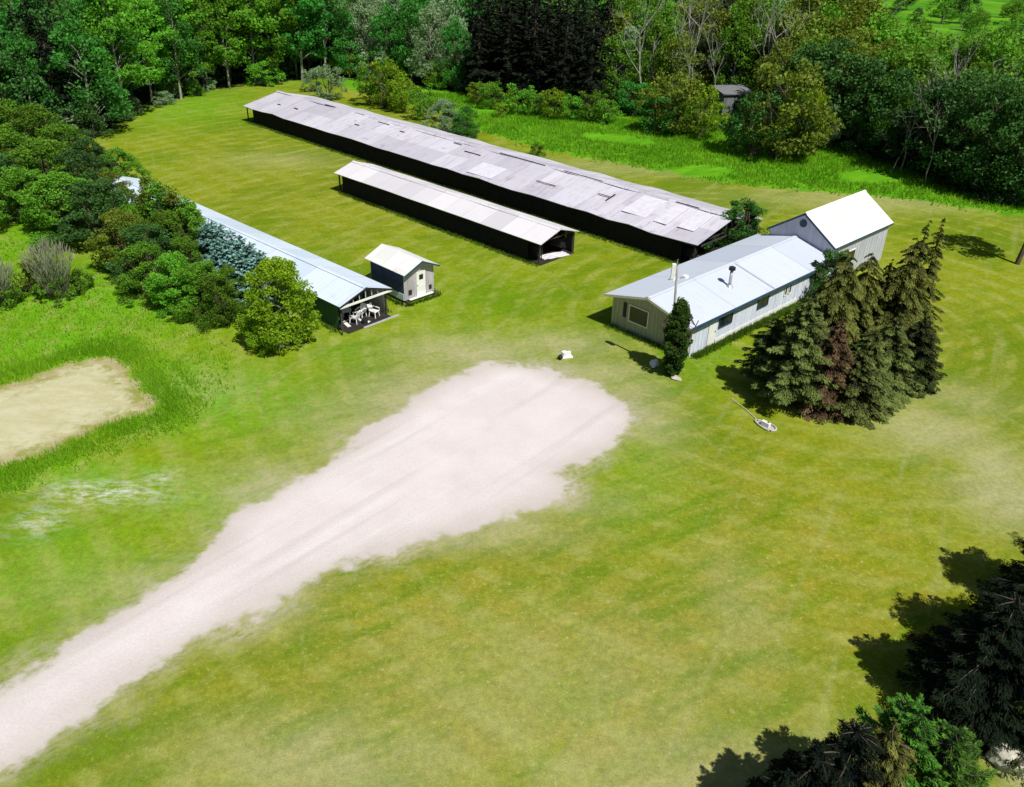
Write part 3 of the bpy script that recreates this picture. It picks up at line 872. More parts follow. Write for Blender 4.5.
m = MB(); m.box(xf + .12, Lh - .2, yh - .12, yh, 0, hh - .0); m.build('wall', M['cream'], ht)
m = MB(); m.box(xf + .12, Lh + .4, -yh, -yh + .12, 0, hh - .0)
xb_ = xf + .3
while xb_ < 3.4: m.box(xb_, xb_ + .05, -yh - .02, -yh + .001, 0, hh - .05); xb_ += .42
xb_ = 10.5
while xb_ < Lh: m.box(xb_, xb_ + .05, -yh - .02, -yh + .001, 0, hh - .05); xb_ += .42
m.build('wall', M['white_siding'], ht)['label'] = 'white painted long side wall'
# eave trim; the deep navy fascia paints the shadow under the eave
m = MB(); m.box(.0, Lh, -Wh / 2 - .035, -Wh / 2 - .005, hh - .26, hh - .02); m.box(.5, Lh, -Wh / 2 + .0, -yh - .03, hh - .26, hh - .22); m.build('fascia', M['trim'], ht)
m = MB(); m.box(.0, Lh, Wh / 2 + .005, Wh / 2 + .035, hh - .18, hh - .02); m.build('fascia', M['cream_trim'], ht)
for s in (-1, 1):
    m = MB(); q = [(-.035, -Wh / 2, hh), (-.003, -Wh / 2, hh), (-.003, 0, hrh), (-.035, 0, hrh)] if s < 0 else [(-.035, 0, hrh), (-.003, 0, hrh), (-.003, Wh / 2, hh), (-.035, Wh / 2, hh)]
    m.slab(q, .17); m.build('bargeboard', M['cream_trim'], ht)


def window(parent, axis, pos, a0, a1, z0, z1, out, mframe='white_paint', mull=0):
    """axis 'x': in a wall at x=pos facing -x ; axis 'y': wall at y=pos facing -y"""
    def bx(m, u0, u1, w0, w1, d0, d1):
        if axis == 'x': m.box(min(pos - d0, pos - d1), max(pos - d0, pos - d1), u0, u1, w0, w1)
        else: m.box(u0, u1, min(pos - d0, pos - d1), max(pos - d0, pos - d1), w0, w1)
    f = MB(); t = .07
    bx(f, a0 - t, a0, z0 - t, z1 + t, .0, out); bx(f, a1, a1 + t, z0 - t, z1 + t, .0, out); bx(f, a0, a1, z1, z1 + t, .0, out); bx(f, a0, a1, z0 - t, z0, .0, out)
    for i in range(mull):
        c = a0 + (a1 - a0) * (i + 1) / (mull + 1); bx(f, c - .025, c + .025, z0, z1, .003, out * .8)
    w_ = f.build('window', M[mframe], parent)
    p_ = MB(); bx(p_, a0, a1, z0, z1, .002, out * .45); p_.build('pane', M['glass'], w_)
    return w_


window(ht, 'x', xf - .024, .15, 1.75, .95, 2.1, .06, 'white_paint')
m = MB(); m.box(xf - .10, xf - .025, 2.1, 2.32, 1.05, 2.15); m.build('shutter', M['black'], ht)
window(ht, 'y', -yh - .022, 4.0, 5.5, 1.15, 2.05, .06, 'trim', 1)
window(ht, 'y', -yh - .022, 8.9, 10.2, 1.15, 2.05, .06, 'trim', 1)
window(ht, 'y', -yh - .022, 12.6, 12.85, 1.2, 2.0, .05, 'white_paint')
window(ht, 'y', -yh - .022, 13.2, 13.45, 1.2, 2.0, .05, 'white_paint')
m = MB(); m.box(2.75, 3.65, -yh - .06, -yh - .024, .08, 2.05); d = m.build('door', M['white_paint'], ht)
m = MB(); m.box(3.5, 3.55, -yh - .12, -yh - .062, 1.0, 1.06); m.build('handle', M['black'], d)
m = MB(); m.tube([(xf + .2, -yh - .07, 0), (xf + .2, -yh - .07, hh - .2)], [.035, .035], 8); m.build('downpipe', M['white_paint'], ht)
m = MB(); m.box(3.75, 15, -yh - .05, -yh - .024, 0, .35); m.build('skirting_or_lit_foot', M['white_paint'], ht)
# stove pipe, vents
zc = slope_z(Wh, hh, hrh, -1.7)
m = MB(); m.tube([(7.1, -1.9, zc - .2), (7.1, -1.9, zc + 1.15)], [.11, .11], 12); o = m.build('stove_pipe', M['steel'], ht, True)
m = MB(); m.tube([(7.1, -1.9, zc + 1.153), (7.1, -1.9, zc + 1.22), (7.1, -1.9, zc + 1.42), (7.1, -1.9, zc + 1.5)], [.12, .24, .24, .08], 12); m.build('cowl', M['black'], o)
m = MB(); m.tube([(7.1, -1.9, zc - .1), (7.1, -1.9, zc + .12)], [.3, .14], 12); m.build('flashing', M['steel'], o)
for (vx, vy) in ((5.3, .75), (4.7, 1.35)):
    zv = slope_z(Wh, hh, hrh, vy)
    m = MB(); m.box(vx - .2, vx + .2, vy - .18, vy + .18, zv - .1, zv + .22); m.build('roof_vent', M['white_paint'], ht, bevel=.04)
m = MB(); m.slab([on_slope(10.2, -Wh / 2 + .02, Wh, hh, hrh, .03), on_slope(10.3, -Wh / 2 + .02, Wh, hh, hrh, .03), on_slope(10.3, -.25, Wh, hh, hrh, .03), on_slope(10.2, -.25, Wh, hh, hrh, .03)], .02); m.build('seam', M['steel'], ht)
MB().slab([(17.6, -yh - 1.7, 2.0), (19.2, -yh - 1.7, 2.0), (19.2, -yh - .03, 2.15), (17.6, -yh - .03, 2.15)], .05).build('porch_roof', M['white_paint'], ht)
# low roof piece joining the two (left side)
# ---- tall end building
tt = thing('tall_annex', 'taller gabled annex with bright white tin roof behind the house', 'building', tuple(loc_world(ht, 19.25, -.47)), R(44.0))
La, Wa, ha, hra = 10.0, 6.3, 3.4, 5.5
roof_geo(La, Wa, ha, hra, .07, 0, 2, 0, 1).build('roof', M['bright_tin'], tt)
m = MB(); m.slab([(0, -.2, hra - .08), (La, -.2, hra - .08), (La, 0, hra + .06), (0, 0, hra + .06)], .012); m.build('ridge_cap', M['bright_tin'], tt)
for ys_ in (-.75, -1.5, -2.3):
    zz_ = slope_z(Wa, ha, hra, ys_); MB().slab([(.05, ys_ - .03, slope_z(Wa, ha, hra, ys_ - .03) + .02), (La - .05, ys_ - .03, slope_z(Wa, ha, hra, ys_ - .03) + .02), (La - .05, ys_ + .03, slope_z(Wa, ha, hra, ys_ + .03) + .02), (.05, ys_ + .03, slope_z(Wa, ha, hra, ys_ + .03) + .02)], .015).build('seam', M['cream_trim'], tt)
ya_ = Wa / 2 - .25
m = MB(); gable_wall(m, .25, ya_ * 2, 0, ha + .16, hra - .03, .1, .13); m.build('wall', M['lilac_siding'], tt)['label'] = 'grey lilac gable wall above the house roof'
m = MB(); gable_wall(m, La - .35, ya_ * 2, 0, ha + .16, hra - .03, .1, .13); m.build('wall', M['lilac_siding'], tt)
m = MB(); m.box(.36, La - .36, -ya_, -ya_ + .1, 0, ha); xb_ = .5
while xb_ < La - .5: m.box(xb_, xb_ + .04, -ya_ - .02, -ya_ + .001, 0, ha - .1); xb_ += .5
m.build('wall', M['grey_siding'], tt)['label'] = 'pale grey side wall behind the spruces'
m = MB(); m.box(.36, La - .36, ya_ - .1, ya_, 0, ha); m.build('wall', M['grey_siding'], tt)
for s in (-1, 1):
    m = MB(); q = [(-.035, -Wa / 2, ha), (-.003, -Wa / 2, ha), (-.003, 0, hra), (-.035, 0, hra)] if s < 0 else [(-.035, 0, hra), (-.003, 0, hra), (-.003, Wa / 2, ha), (-.035, Wa / 2, ha)]
    m.slab(q, .16); m.build('bargeboard', M['trim'], tt)
m = MB(); m.box(0, La, -Wa / 2 - .03, -Wa / 2 - .004, ha - .16, ha - .02); m.build('fascia', M['trim'], tt)
m = MB(); m.tube([(.247, .1, hra - .95), (.16, .1, hra - .95)], [.32, .30], 16); m.build('gable_vent', M['trim'], tt)
m = MB(); m.box(3.0, 4.2, -ya_ - .05, -ya_ - .003, 1.3, 2.4); w_ = m.build('window', M['white_paint'], tt)
m = MB(); m.box(3.08, 4.12, -ya_ - .065, -ya_ - .052, 1.38, 2.32); m.build('pane', M['glass'], w_)
# ------------------------------------------------------------------ small things round the yard
# mast by the vine column
p = G(669, 371)
t = thing('mast', 'tall slender pole with white box on top behind the vine column', 'pole', (p[0], p[1], 0), 0)
lean = -.35
m = MB(); m.tube([(0, 0, 0), (lean * .5, 0, 4.2), (lean, 0, 7.4)], [.11, .085, .06], 8); m.build('pole', M['dead_wood'], t, True)
m = MB(); m.box(lean - .33, lean - .08, -.1, .1, 6.5, 7.5); m.build('box', M['white_plastic'], t, bevel=.02)
m = MB(); m.bar((lean - .05, 0, 7.4), (lean, 0, 7.8), .03); m.build('aerial', M['steel'], t)
# vine column
r_ = np.random.default_rng(77)
p = G(671, 373)
t = thing('vine_column', 'tall narrow column of dark green vine in front of the house gable', 'plant', (p[0] + .05, p[1] - .15, 0), 0)
me, C = crown_mesh('foliage', r_, 5.2, .15, .92, 210, 120, .27, .12, 'column'); me.materials.append(M['vine']); link('foliage', me, None, t)
limbs(5.2, .3, .07, C, r_, 3, .5).build('trunk', M['bark'], t)


def rock(name, p, s, mat, lab, cat, seed, h=.6):
    r = np.random.default_rng(seed); import bmesh
    bm = bmesh.new(); bmesh.ops.create_icosphere(bm, subdivisions=3, radius=1)
    ph = r.uniform(0, 6, 6)
    for v in bm.verts:
        c = v.co; k = 1 + .16 * math.sin(3 * c.x + ph[0]) + .14 * math.sin(4 * c.y + ph[1] + 2 * c.z) + .08 * math.sin(9 * c.z + 7 * c.x + ph[2])
        v.co = Vector((c.x * s * k, c.y * s * k * .75, max(-.05, c.z * s * h * k + s * h * .6)))
    me = bpy.data.meshes.new(name); bm.to_mesh(me); bm.free()
    o = link(name, me, M[mat]); o.location = (p[0], p[1], 0); o.rotation_euler = (0, 0, r.uniform(0, 3)); tag(o, lab, cat); return o


rock('stone', G(654, 366), .42, 'white_plastic', 'white stone at the left foot of the vine column', 'stone', 3)
rock('stone', G(676, 379), .34, 'stone', 'low flat stone at the front foot of the vine column', 'stone', 4, .3)
rock('boulder', G(1014, 768), .75, 'stone', 'pale boulder at the lower right corner of the lawn', 'boulder', 9)
# wellhead near the gravel
p = G(566, 357)
t = thing('wellhead', 'small white wellhead with black pipe beside the gravel turning area', 'wellhead', (p[0], p[1], 0), .3)
m = MB(); m.box(-.4, .4, -.28, .28, 0, .12); m.build('slab', M['white_paint'], t, bevel=.03)
m = MB(); m.tube([(-.12, 0, .12), (-.12, 0, .42)], [.2, .2], 14); m.build('casing', M['white_plastic'], t)
m = MB(); m.tube([(.2, .02, .12), (.2, .02, .38)], [.14, .13], 12); m.build('cap', M['white_plastic'], t)
m = MB(); m.tube([(-.42, -.22, .2), (-.62, -.34, .16)], [.15, .15], 12); m.build('pipe', M['black'], t)
# planting ring with white block in front of the spruces
p = G(765, 426)
t = thing('stone_planter', 'white block set in a boat shaped stone edging before the spruces', 'planter', (p[0], p[1], 0), R(130))
m = MB(); t.scale = (.62, .62, .75); n = 22; pts = [(1.15 * math.cos(2 * PI * k / n), .55 * math.sin(2 * PI * k / n) * (1 - .35 * math.cos(2 * PI * k / n)), .09) for k in range(n + 1)]
m.tube(pts, [.09] * (n + 1), 6, False); m.build('edging', M['stone'], t)
m = MB(); m.add([(q[0] * .93, q[1] * .93, .03) for q in pts[:-1]], [tuple(range(n))]); m.build('soil', M['grey_board'], t)
m = MB(); m.box(-.5, .42, -.19, .19, .03, .42); m.build('block', M['white_paint'], t, bevel=.05)
m = MB(); m.tube([(-.25, -.03, .421), (-.25, -.03, .45)], [.09, .09], 12); m.build('lid', M['black'], t)
# hose line on the grass left of the planter
a, b = G(731, 399), G(757, 420)
m = MB(); m.tube([(a[0], a[1], .03), ((a[0] + b[0]) / 2 + .1, (a[1] + b[1]) / 2, .03), (b[0], b[1], .03)], [.035] * 3, 6); tag(m.build('hose', M['stone']), 'pale hose lying along the edge of the spruce shade', 'hose')
# sheet beside open shed
p = G(554, 256)
m = MB(); V = []; r_ = np.random.default_rng(5)
nn = 8
for j in range(nn + 1):
    for i in range(nn + 1): V.append(((i / nn - .5) * 2.6, (j / nn - .5) * 1.1, .03 + abs(r_.normal(0, .04))))
m.add(V, [(j * (nn + 1) + i, j * (nn + 1) + i + 1, (j + 1) * (nn + 1) + i + 1, (j + 1) * (nn + 1) + i) for j in range(nn) for i in range(nn)])
o = m.build('sheet', M['white_tin']); o.location = (p[0], p[1], 0); o.rotation_euler = (0, 0, R(30)); tag(o, 'crumpled pale sheet on the grass at the near end of the open shed', 'sheet')
# old hut in the trees
p = G(730, 112)
t = thing('old_hut', 'derelict grey hut half hidden in the trees behind the meadow', 'hut', (p[0], p[1], 0), R(15))
MB().slab([(-2.6, -2.2, 3.0), (2.6, -2.2, 3.0), (2.6, 2.2, 3.5), (-2.6, 2.2, 3.5)], .12).build('roof', M['dead_shed'], t)
m = MB(); m.box(-2.3, -.6, -1.9, -1.8, 0, 2.85); m.box(.5, 2.3, -1.9, -1.8, 0, 2.85); m.box(-.6, .5, -1.9, -1.8, 2.0, 2.85); m.box(-2.3, -2.2, -1.8, 1.9, 0, 2.85); m.box(2.2, 2.3, -1.8, 1.9, 0, 2.85); m.box(-2.2, 2.2, 1.8, 1.9, 0, 2.85)
m.build('wall', M['dead_shed'], t)
# log on forest edge
a, b = G(126, 118), G(141, 112)
m = MB(); m.tube([(a[0], a[1], .2), (b[0], b[1], .45)], [.16, .1], 7); tag(m.build('log', M['pale_bark']), 'pale fallen log where the lawn meets the left wood', 'log')
m = MB(); a = G(640, 100); m.tube([(a[0], a[1], .3), (a[0] + 6, a[1] + 1, .9)], [.16, .08], 7)
# leaning bare trunk at the right edge
p = G(1017, 264)
t = thing('leaning_trunk', 'bare leaning tree trunk at the right edge of the mown lawn', 'tree', (p[0], p[1], 0), 0)
m = MB(); m.tube([(0, 0, -.1), (.25, .1, 2.0), (.6, .3, 4.5), (1.1, .5, 7.5)], [.24, .19, .16, .12], 8); m.build('trunk', M['bark'], t)
r_ = np.random.default_rng(21); me, C = crown_mesh('crown', r_, 10.5, 5.5, 2.4, 50, 90, .8, .26); me.transform(Matrix.Translation((1.1, .5, 0))); me.materials.append(M['dark_leaf']); link('crown', me, None, t)

# ------------------------------------------------------------------ plants near the buildings
VARN = dict(aspen=5, broad=4, willow=4, bush=4, nearbush=4, spire=3, spruce=4, blue=3, bare=4)


def put(px, py, top, kind, mat, label, W=1.0, name=None, cat='tree', bark='bark', group=None, var=None):
    x, y = G(px, py); H = height_for(x, y, top)
    return plant(name or 'tree', kind, mat, bark, random.randrange(VARN[kind]) if var is None else var, (x, y), H, W, label, cat, group)


put(737, 252, 203, 'nearbush', 'emerald', 'round dark green shrub between the barn end and the house', 1.25, 'shrub', 'shrub')
# left hedgerow, from the far end to the near end
HG = 'dense bushes of the hedgerow along the long blue roofed shed'
hedge = [(8, 165, 100, 'nearbush', 'hedge', 1.1), (40, 168, 108, 'nearbush', 'hedge', 1.1), (70, 178, 126, 'nearbush', 'hedge', 1.1), (98, 186, 140, 'nearbush', 'dark_leaf', 1.1), (122, 192, 150, 'nearbush', 'hedge', 1.0),
         (14, 196, 130, 'nearbush', 'hedge', 1.2), (52, 205, 142, 'nearbush', 'hedge', 1.2), (88, 214, 154, 'nearbush', 'dark_leaf', 1.2), (118, 216, 172, 'nearbush', 'olive', 1.0), (2, 214, 158, 'nearbush', 'dark_leaf', 1.2),
         (34, 224, 168, 'nearbush', 'hedge', 1.1), (68, 236, 176, 'nearbush', 'hedge', 1.2), (104, 244, 184, 'nearbush', 'dark_leaf', 1.2), (136, 244, 206, 'nearbush', 'hedge', 1.1), (128, 268, 214, 'nearbush', 'olive', 1.1),
         (154, 280, 226, 'nearbush', 'dark_leaf', 1.1), (172, 264, 214, 'nearbush', 'hedge', 1.0), (150, 296, 246, 'nearbush', 'hedge', 1.0), (190, 286, 240, 'nearbush', 'hedge', .9), (178, 308, 254, 'nearbush', 'aspen', 1.0),
         (206, 314, 264, 'nearbush', 'aspen', 1.05), (232, 306, 268, 'nearbush', 'hedge', .9), (222, 322, 276, 'nearbush', 'hedge', .9), (134, 232, 190, 'nearbush', 'hedge', .8)]
hl = dict(hedge='dense mid green hedgerow bush beside the long blue roofed shed', dark_leaf='dark shady green hedgerow bush beside the long blue roofed shed', olive='olive green hedgerow bush left of the long blue roofed shed',
          vine='deep green hedgerow bush at the near end of the row', aspen='fresh bright green bush near the lime green tree at the hedgerow end')
for (px, py, tp, k, mt, W) in hedge: put(px, py, tp, k, mt, hl[mt], W * 1.15, 'hedgerow_bush', 'bush', group=HG)
for (px, py, tp, mt) in [(158, 240, 176, 'olive'), (165, 244, 180, 'hedge'), (176, 248, 186, 'hedge'), (184, 252, 190, 'olive'), (193, 258, 198, 'hedge'), (200, 262, 206, 'hedge'), (170, 252, 196, 'emerald'), (204, 272, 218, 'hedge')]:
    put(px, py, tp, 'spire', mt, 'slim upright green poplar hiding the middle of the long blue roofed shed' if mt != 'olive' else 'slim upright olive poplar hiding the middle of the long blue roofed shed', 1.15, 'young_poplar', 'tree', group='slim poplars beside the blue roofed shed')
for i, (px, py, tp) in enumerate([(221, 284, 220), (230, 288, 224), (239, 292, 229), (248, 296, 235), (257, 300, 242), (266, 304, 250), (213, 280, 222), (226, 296, 238), (236, 300, 244), (246, 304, 250), (256, 306, 256)]):
    put(px, py, tp, 'blue', 'blue_spruce', 'slim blue green spruce standing before the pale blue shed roof', 1.7, 'blue_spruce', 'tree', group='blue green spruces beside the blue roofed shed')
# lime tree
x, y = G(284, 346)
r_ = np.random.default_rng(31)
t = thing('lime_green_tree', 'bright lime green tree with pale trunk near the end of the blue roofed shed', 'tree', (x, y, 0), 0)
Hh_ = height_for(x, y, 262); me, C = crown_mesh('crown', r_, Hh_, .9, 2.15, 110, 180, .58, .16, 'dome'); me.materials.append(M['yellow']); link('crown', me, None, t)
limbs(Hh_, 1.2, .14, C, r_, 2, .5).build('trunk', M['pale_bark'], t)
x, y = G(262, 347)
plant('shrub', 'nearbush', 'yellow', 'bark', 1, (x, y), 2.7, 1.0, 'lime green shrub at the left foot of the bright lime tree', 'shrub')


# dead grey bush and grasses
def twig_bush(name, px, py, H, Wd, lab, mat, n=900, seed=0):
    r = np.random.default_rng(seed); x, y = G(px, py); t = thing(name, lab, 'bush', (x, y, 0), 0)
    a = r.uniform(0, 2 * PI, n); q = r.uniform(0, 1, n) ** .6; z = r.uniform(.0, 1, n)
    P = np.stack([np.cos(a) * q * Wd * (.3 + .7 * z), np.sin(a) * q * Wd * (.3 + .7 * z), z * H * (1 - .3 * q) * .85 + .2], -1)
    D = unit(np.stack([np.cos(a) * q * .5, np.sin(a) * q * .5, np.ones(n)], -1) + r.normal(0, .18, (n, 3))); U = unit(np.cross(D, r.normal(size=(n, 3))))
    V, Fv = diamonds(P, D, U, r.uniform(.4, .9, n), r.uniform(.03, .07, n)); V[:, 2] = np.maximum(V[:, 2], 0)
    me = mesh_quads('twigs', V, Fv, np.clip(z + r.normal(0, .2, n), 0, 1)); me.materials.append(M[mat]); link('twigs', me, None, t)
    me, C = crown_mesh('foliage', r, H * .38, .1, Wd * 1.1, 40, 60, .35, .16, 'dome'); me.materials.append(M['hedge']); link('foliage', me, None, t)


twig_bush('dead_bush', 58, 298, 5.4, 1.9, 'grey half dead bush standing alone in the bright grass', 'twigs', 2000, 3)
twig_bush('dead_bush', 4, 306, 4.4, 1.3, 'grey half dead bush cut by the left edge of the picture', 'twigs', 1200, 4)
put(38, 294, 262, 'bush', 'olive', 'olive shrub at the left foot of the grey half dead bush', 1.1, 'shrub', 'shrub')
put(80, 290, 270, 'bush', 'hedge', 'low green shrub at the right foot of the grey half dead bush', 1.2, 'shrub', 'shrub')


# spruces right of the house
def spruce_one(px, py, top, R0, mat, label, seed, dens=2.2, droop=.4, sl=.21, sw=.058, narrow=.85, hang=.5, low=.03, name='spruce', group=None):
    x, y = G(px, py); H = height_for(x, y, top); r = np.random.default_rng(seed)
    t = thing(name, label, 'tree', (x, y, 0), 0, group)
    me, b = tri_spruce('crown', r, H, R0, dens * 2.5, droop, sl, sw, narrow, low, hang); me.materials.append(M[mat]); link('crown', me, None, t)
    b.build('trunk', M['bark'], t); return t


spruce_one(788, 404, 296, 2.6, 'grey_spruce', 'broad grey green spruce at the near corner of the clump', 101, 2.6, .28, narrow=.55, low=.17)
spruce_one(764, 390, 316, 2.1, 'spruce', 'low dark spruce leaning out at the left end of the clump', 113, 2.4, .3, narrow=.6, low=.2)
spruce_one(822, 406, 318, 2.2, 'rusty', 'spruce with rusty brown dying needles in the middle of the clump', 102, 2.3, .4, narrow=.75)
spruce_one(848, 412, 350, 2.0, 'grey_spruce', 'short grey spruce in front of the rusty spruce', 103, narrow=.65)
spruce_one(858, 402, 330, 2.4, 'grey_spruce', 'short grey spruce at the front right of the rusty spruce', 114, narrow=.7)
spruce_one(804, 366, 288, 2.8, 'spruce', 'dark spruce against the house wall behind the broad grey one', 104, narrow=.75)
spruce_one(822, 366, 250, 2.3, 'cone_spruce', 'spruce hung with tan cones just right of the house roof', 105, 2.6, .75, .24, .055, .48, 1.4)
spruce_one(846, 360, 252, 2.2, 'cone_spruce', 'spruce hung with tan cones in front of the annex wall', 106, 2.6, .75, .24, .055, .48, 1.4)
spruce_one(868, 356, 262, 2.2, 'spruce', 'dark spruce between the coned spruces and the twin tips', 115, 2.4, .6, .24, .055, .65, 1.0)
spruce_one(884, 362, 240, 2.5, 'cone_spruce', 'tall spruce with hanging boughs at the left of the twin tips', 107, 2.6, .7, .24, .055, .5, 1.2)
spruce_one(893, 350, 222, 2.1, 'spruce', 'tall dark spruce with the left one of the twin tips', 108, 2.2, .6, .24, .055, .95, 1.0)
spruce_one(907, 348, 217, 2.0, 'cone_spruce', 'tall slim spruce at the right end of the clump', 109, 2.2, .6, .24, .055, 1.0, 1.0)
spruce_one(880, 388, 318, 2.5, 'grey_spruce', 'low grey green spruce at the front right of the clump', 110, narrow=.7)
spruce_one(908, 380, 318, 2.3, 'spruce', 'low dark spruce below the twin tips', 111, narrow=.7)
spruce_one(858, 384, 330, 2.0, 'spruce', 'low dark spruce between the rusty one and the shrub', 112, narrow=.7)
put(873, 352, 306, 'nearbush', 'aspen', 'bright green leafy shrub enclosed by the spruce clump', .6, 'shrub', 'shrub')
put(826, 300, 252, 'bush', 'dark_leaf', 'dark shrub at the inner corner of house and annex', .8, 'shrub', 'shrub')
put(796, 350, 312, 'bush', 'dark_leaf', 'dark bare looking shrub by the far house windows', .9, 'shrub', 'shrub')

# big trees at the lower right corner, they throw the black shadows; the blackest crowns have shade put into their colour
def corner(x, y, H, R0, mat, label, seed, **k):
    r = np.random.default_rng(seed); t = thing('spruce', label, 'tree', (x, y, 0), 0)
    me, b = tri_spruce('crown', r, H, R0, **k); me.materials.append(M[mat]); link('crown', me, None, t); b.build('trunk', M['bark'], t)


kw = dict(droop=.33, sl=.19, sw=.042)
for (px, py, H_, R_, mt, lb, sd2) in [(968, 716, 6.0, 2.9, 'black_spruce', 'shade-coloured, nearly black spruce whose crown reaches farthest left at the right edge', 301), (1014, 672, 6.4, 2.9, 'black_spruce', 'shade-coloured, nearly black spruce in the upper part of the corner group', 302),
                                      (1060, 618, 7.0, 2.8, 'black_spruce', 'shade-coloured, nearly black spruce topmost of the corner group, cut by the right edge', 303)]:
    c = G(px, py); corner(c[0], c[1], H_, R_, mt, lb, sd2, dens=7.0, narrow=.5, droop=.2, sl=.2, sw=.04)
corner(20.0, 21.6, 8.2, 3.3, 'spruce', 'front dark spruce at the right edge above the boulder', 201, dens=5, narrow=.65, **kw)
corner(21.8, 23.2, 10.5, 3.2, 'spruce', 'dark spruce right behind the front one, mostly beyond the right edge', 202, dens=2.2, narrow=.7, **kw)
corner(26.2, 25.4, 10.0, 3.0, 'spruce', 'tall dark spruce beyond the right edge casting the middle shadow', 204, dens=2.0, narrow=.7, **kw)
corner(23.0, 24.4, 8.0, 3.0, 'black_spruce', 'shade-coloured black spruce standing close behind the front one at the right edge', 208, dens=2.4, narrow=.6, **kw)
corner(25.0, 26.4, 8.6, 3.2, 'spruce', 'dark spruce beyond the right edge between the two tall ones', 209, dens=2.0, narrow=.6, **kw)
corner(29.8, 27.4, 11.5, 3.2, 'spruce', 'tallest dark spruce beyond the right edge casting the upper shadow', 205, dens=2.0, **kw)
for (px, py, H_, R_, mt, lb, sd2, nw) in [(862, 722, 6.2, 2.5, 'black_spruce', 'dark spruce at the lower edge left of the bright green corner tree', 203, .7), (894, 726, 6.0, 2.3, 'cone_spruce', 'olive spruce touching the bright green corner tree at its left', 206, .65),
                             (824, 750, 5.2, 2.2, 'black_spruce', 'shade-coloured, nearly black spruce second from the left along the lower edge', 304, .6), (786, 774, 4.8, 2.0, 'black_spruce', 'small dark spruce farthest left along the lower edge', 207, .75)]:
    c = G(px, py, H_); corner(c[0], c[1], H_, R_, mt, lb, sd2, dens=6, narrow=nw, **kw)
for (px, py, H_, R_, mt, lb, sd2) in [(920, 704, 6.0, 2.1, 'pine', 'bright green young pine, brightest of the lower right corner group', 401), (958, 730, 5.4, 1.9, 'pine', 'bright green young pine nearest the boulder', 402), (900, 738, 4.6, 1.6, 'pine', 'smallest bright green pine at the lower edge', 403)]:
    c = G(px, py, H_); r = np.random.default_rng(sd2); t = thing('pine_tree', lb, 'tree', (c[0], c[1], 0), 0)
    me, b = tri_spruce('crown', r, H_, R_, 6.5, -.25, .2, .04, .6, .03, -.35); me.materials.append(M[mt]); link('crown', me, None, t); b.build('trunk', M['bark'], t)

# ------------------------------------------------------------------ woods behind
BASE = [(-60, 150), (0, 146), (60, 142), (112, 134), (140, 109), (170, 104), (200, 94), (240, 87), (300, 82), (345, 78), (400, 84), (450, 92), (500, 98), (560, 108), (620, 112), (650, 120), (700, 126),
        (745, 140), (800, 146), (840, 148), (870, 158), (910, 174), (950, 188), (985, 198), (1030, 208), (1090, 216)]


def base_y(px): return float(np.interp(px, [b[0] for b in BASE], [b[1] for b in BASE]))


WG = 'trees of the wood behind the barns'


def wood(px, row):
    """kind, material, bark, height, width, name, label"""
    u = random.random()
    if px < 112:
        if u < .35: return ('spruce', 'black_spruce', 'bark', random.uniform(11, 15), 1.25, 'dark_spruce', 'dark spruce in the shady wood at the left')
        return ('broad', 'emerald' if u < .65 else 'dark_leaf', 'pale_bark', random.uniform(11, 16), .95, 'woodland_tree', 'dark green broadleaf in the shady wood at the left')
    if px < 345:
        return ('aspen', 'aspen' if u < .55 else 'emerald', 'pale_bark', random.uniform(14, 19), 1.1, 'aspen', 'tall bright green aspen with pale stem beyond the far lawn')
    if px < 465:
        if u < .6: return ('broad', 'willow', 'pale_bark', random.uniform(8, 12), .8, 'willow', 'pale grey green willow beyond the middle of the long barn')
        return ('broad', 'emerald', 'bark', random.uniform(9, 13), .8, 'woodland_tree', 'fresh green broadleaf among the pale willows')
    if px < 612:
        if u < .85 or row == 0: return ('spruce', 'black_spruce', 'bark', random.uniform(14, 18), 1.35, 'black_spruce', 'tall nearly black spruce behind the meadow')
        return ('broad', 'dark_leaf', 'bark', 13, .9, 'woodland_tree', 'dark broadleaf between the black spruces')
    if px < 770:
        if u < .10: return ('bare', 'olive', 'pale_bark', random.uniform(10, 14), 1.1, 'bare_tree', 'bare pale stemmed tree behind the yellow green bushes')
        return ('broad', 'olive' if u < .5 else ('hedge' if u < .75 else 'willow'), 'pale_bark', random.uniform(9, 12) + row * .9, .95, 'woodland_tree', 'thin olive tree near the pale bare trunks')
    H = random.uniform(10, 12.5) + row * (1.0 if px < 860 else .4)
    if u < .15 and row: return ('bare', 'olive', 'pale_bark', H * .9, 1.0, 'bare_tree', 'bare grey tree in the dark wood at the right')
    return ('broad', ('dark_leaf' if px < 880 or u < .6 else 'black_leaf') if (u < .22 or row < 1) else (('olive' if px < 870 else 'hedge') if u < .65 else ('hedge' if px < 850 else 'aspen')), 'bark', H, 1.05, 'woodland_tree', 'dense dark broadleaf of the wood at the right')


nT = 0
for row in range(6):
    px = -50 + random.uniform(0, 20)
    while px < 1085:
        bx, by = G(px, base_y(px)); dist = math.hypot(bx, by)
        ux, uy = bx / dist, by / dist; off = row * 5.2 + random.uniform(-1.2, 1.6) + 1.0
        if 612 < px < 770: off += 3
        x, y = bx + ux * off, by + uy * off
        k, mt, bk, H, W, nm, lab = wood(px, row)
        if row and 345 <= px < 465: H *= 1 + .1 * row
        if px > 850: H = min(H, height_for(x, y, random.uniform(-4, 26)))
        if not (690 < px < 762 and row <= 2) and not (630 < px < 762 and row == 0):
            plant(nm, k, mt, bk, random.randrange(VARN[k]), (x, y), H, W * random.uniform(.9, 1.15), lab, 'tree', WG); nT += 1
        px += 3.9 / (dist + off) * F_ * random.uniform(.8, 1.25) * (1.25 if k == 'bare' else 1)
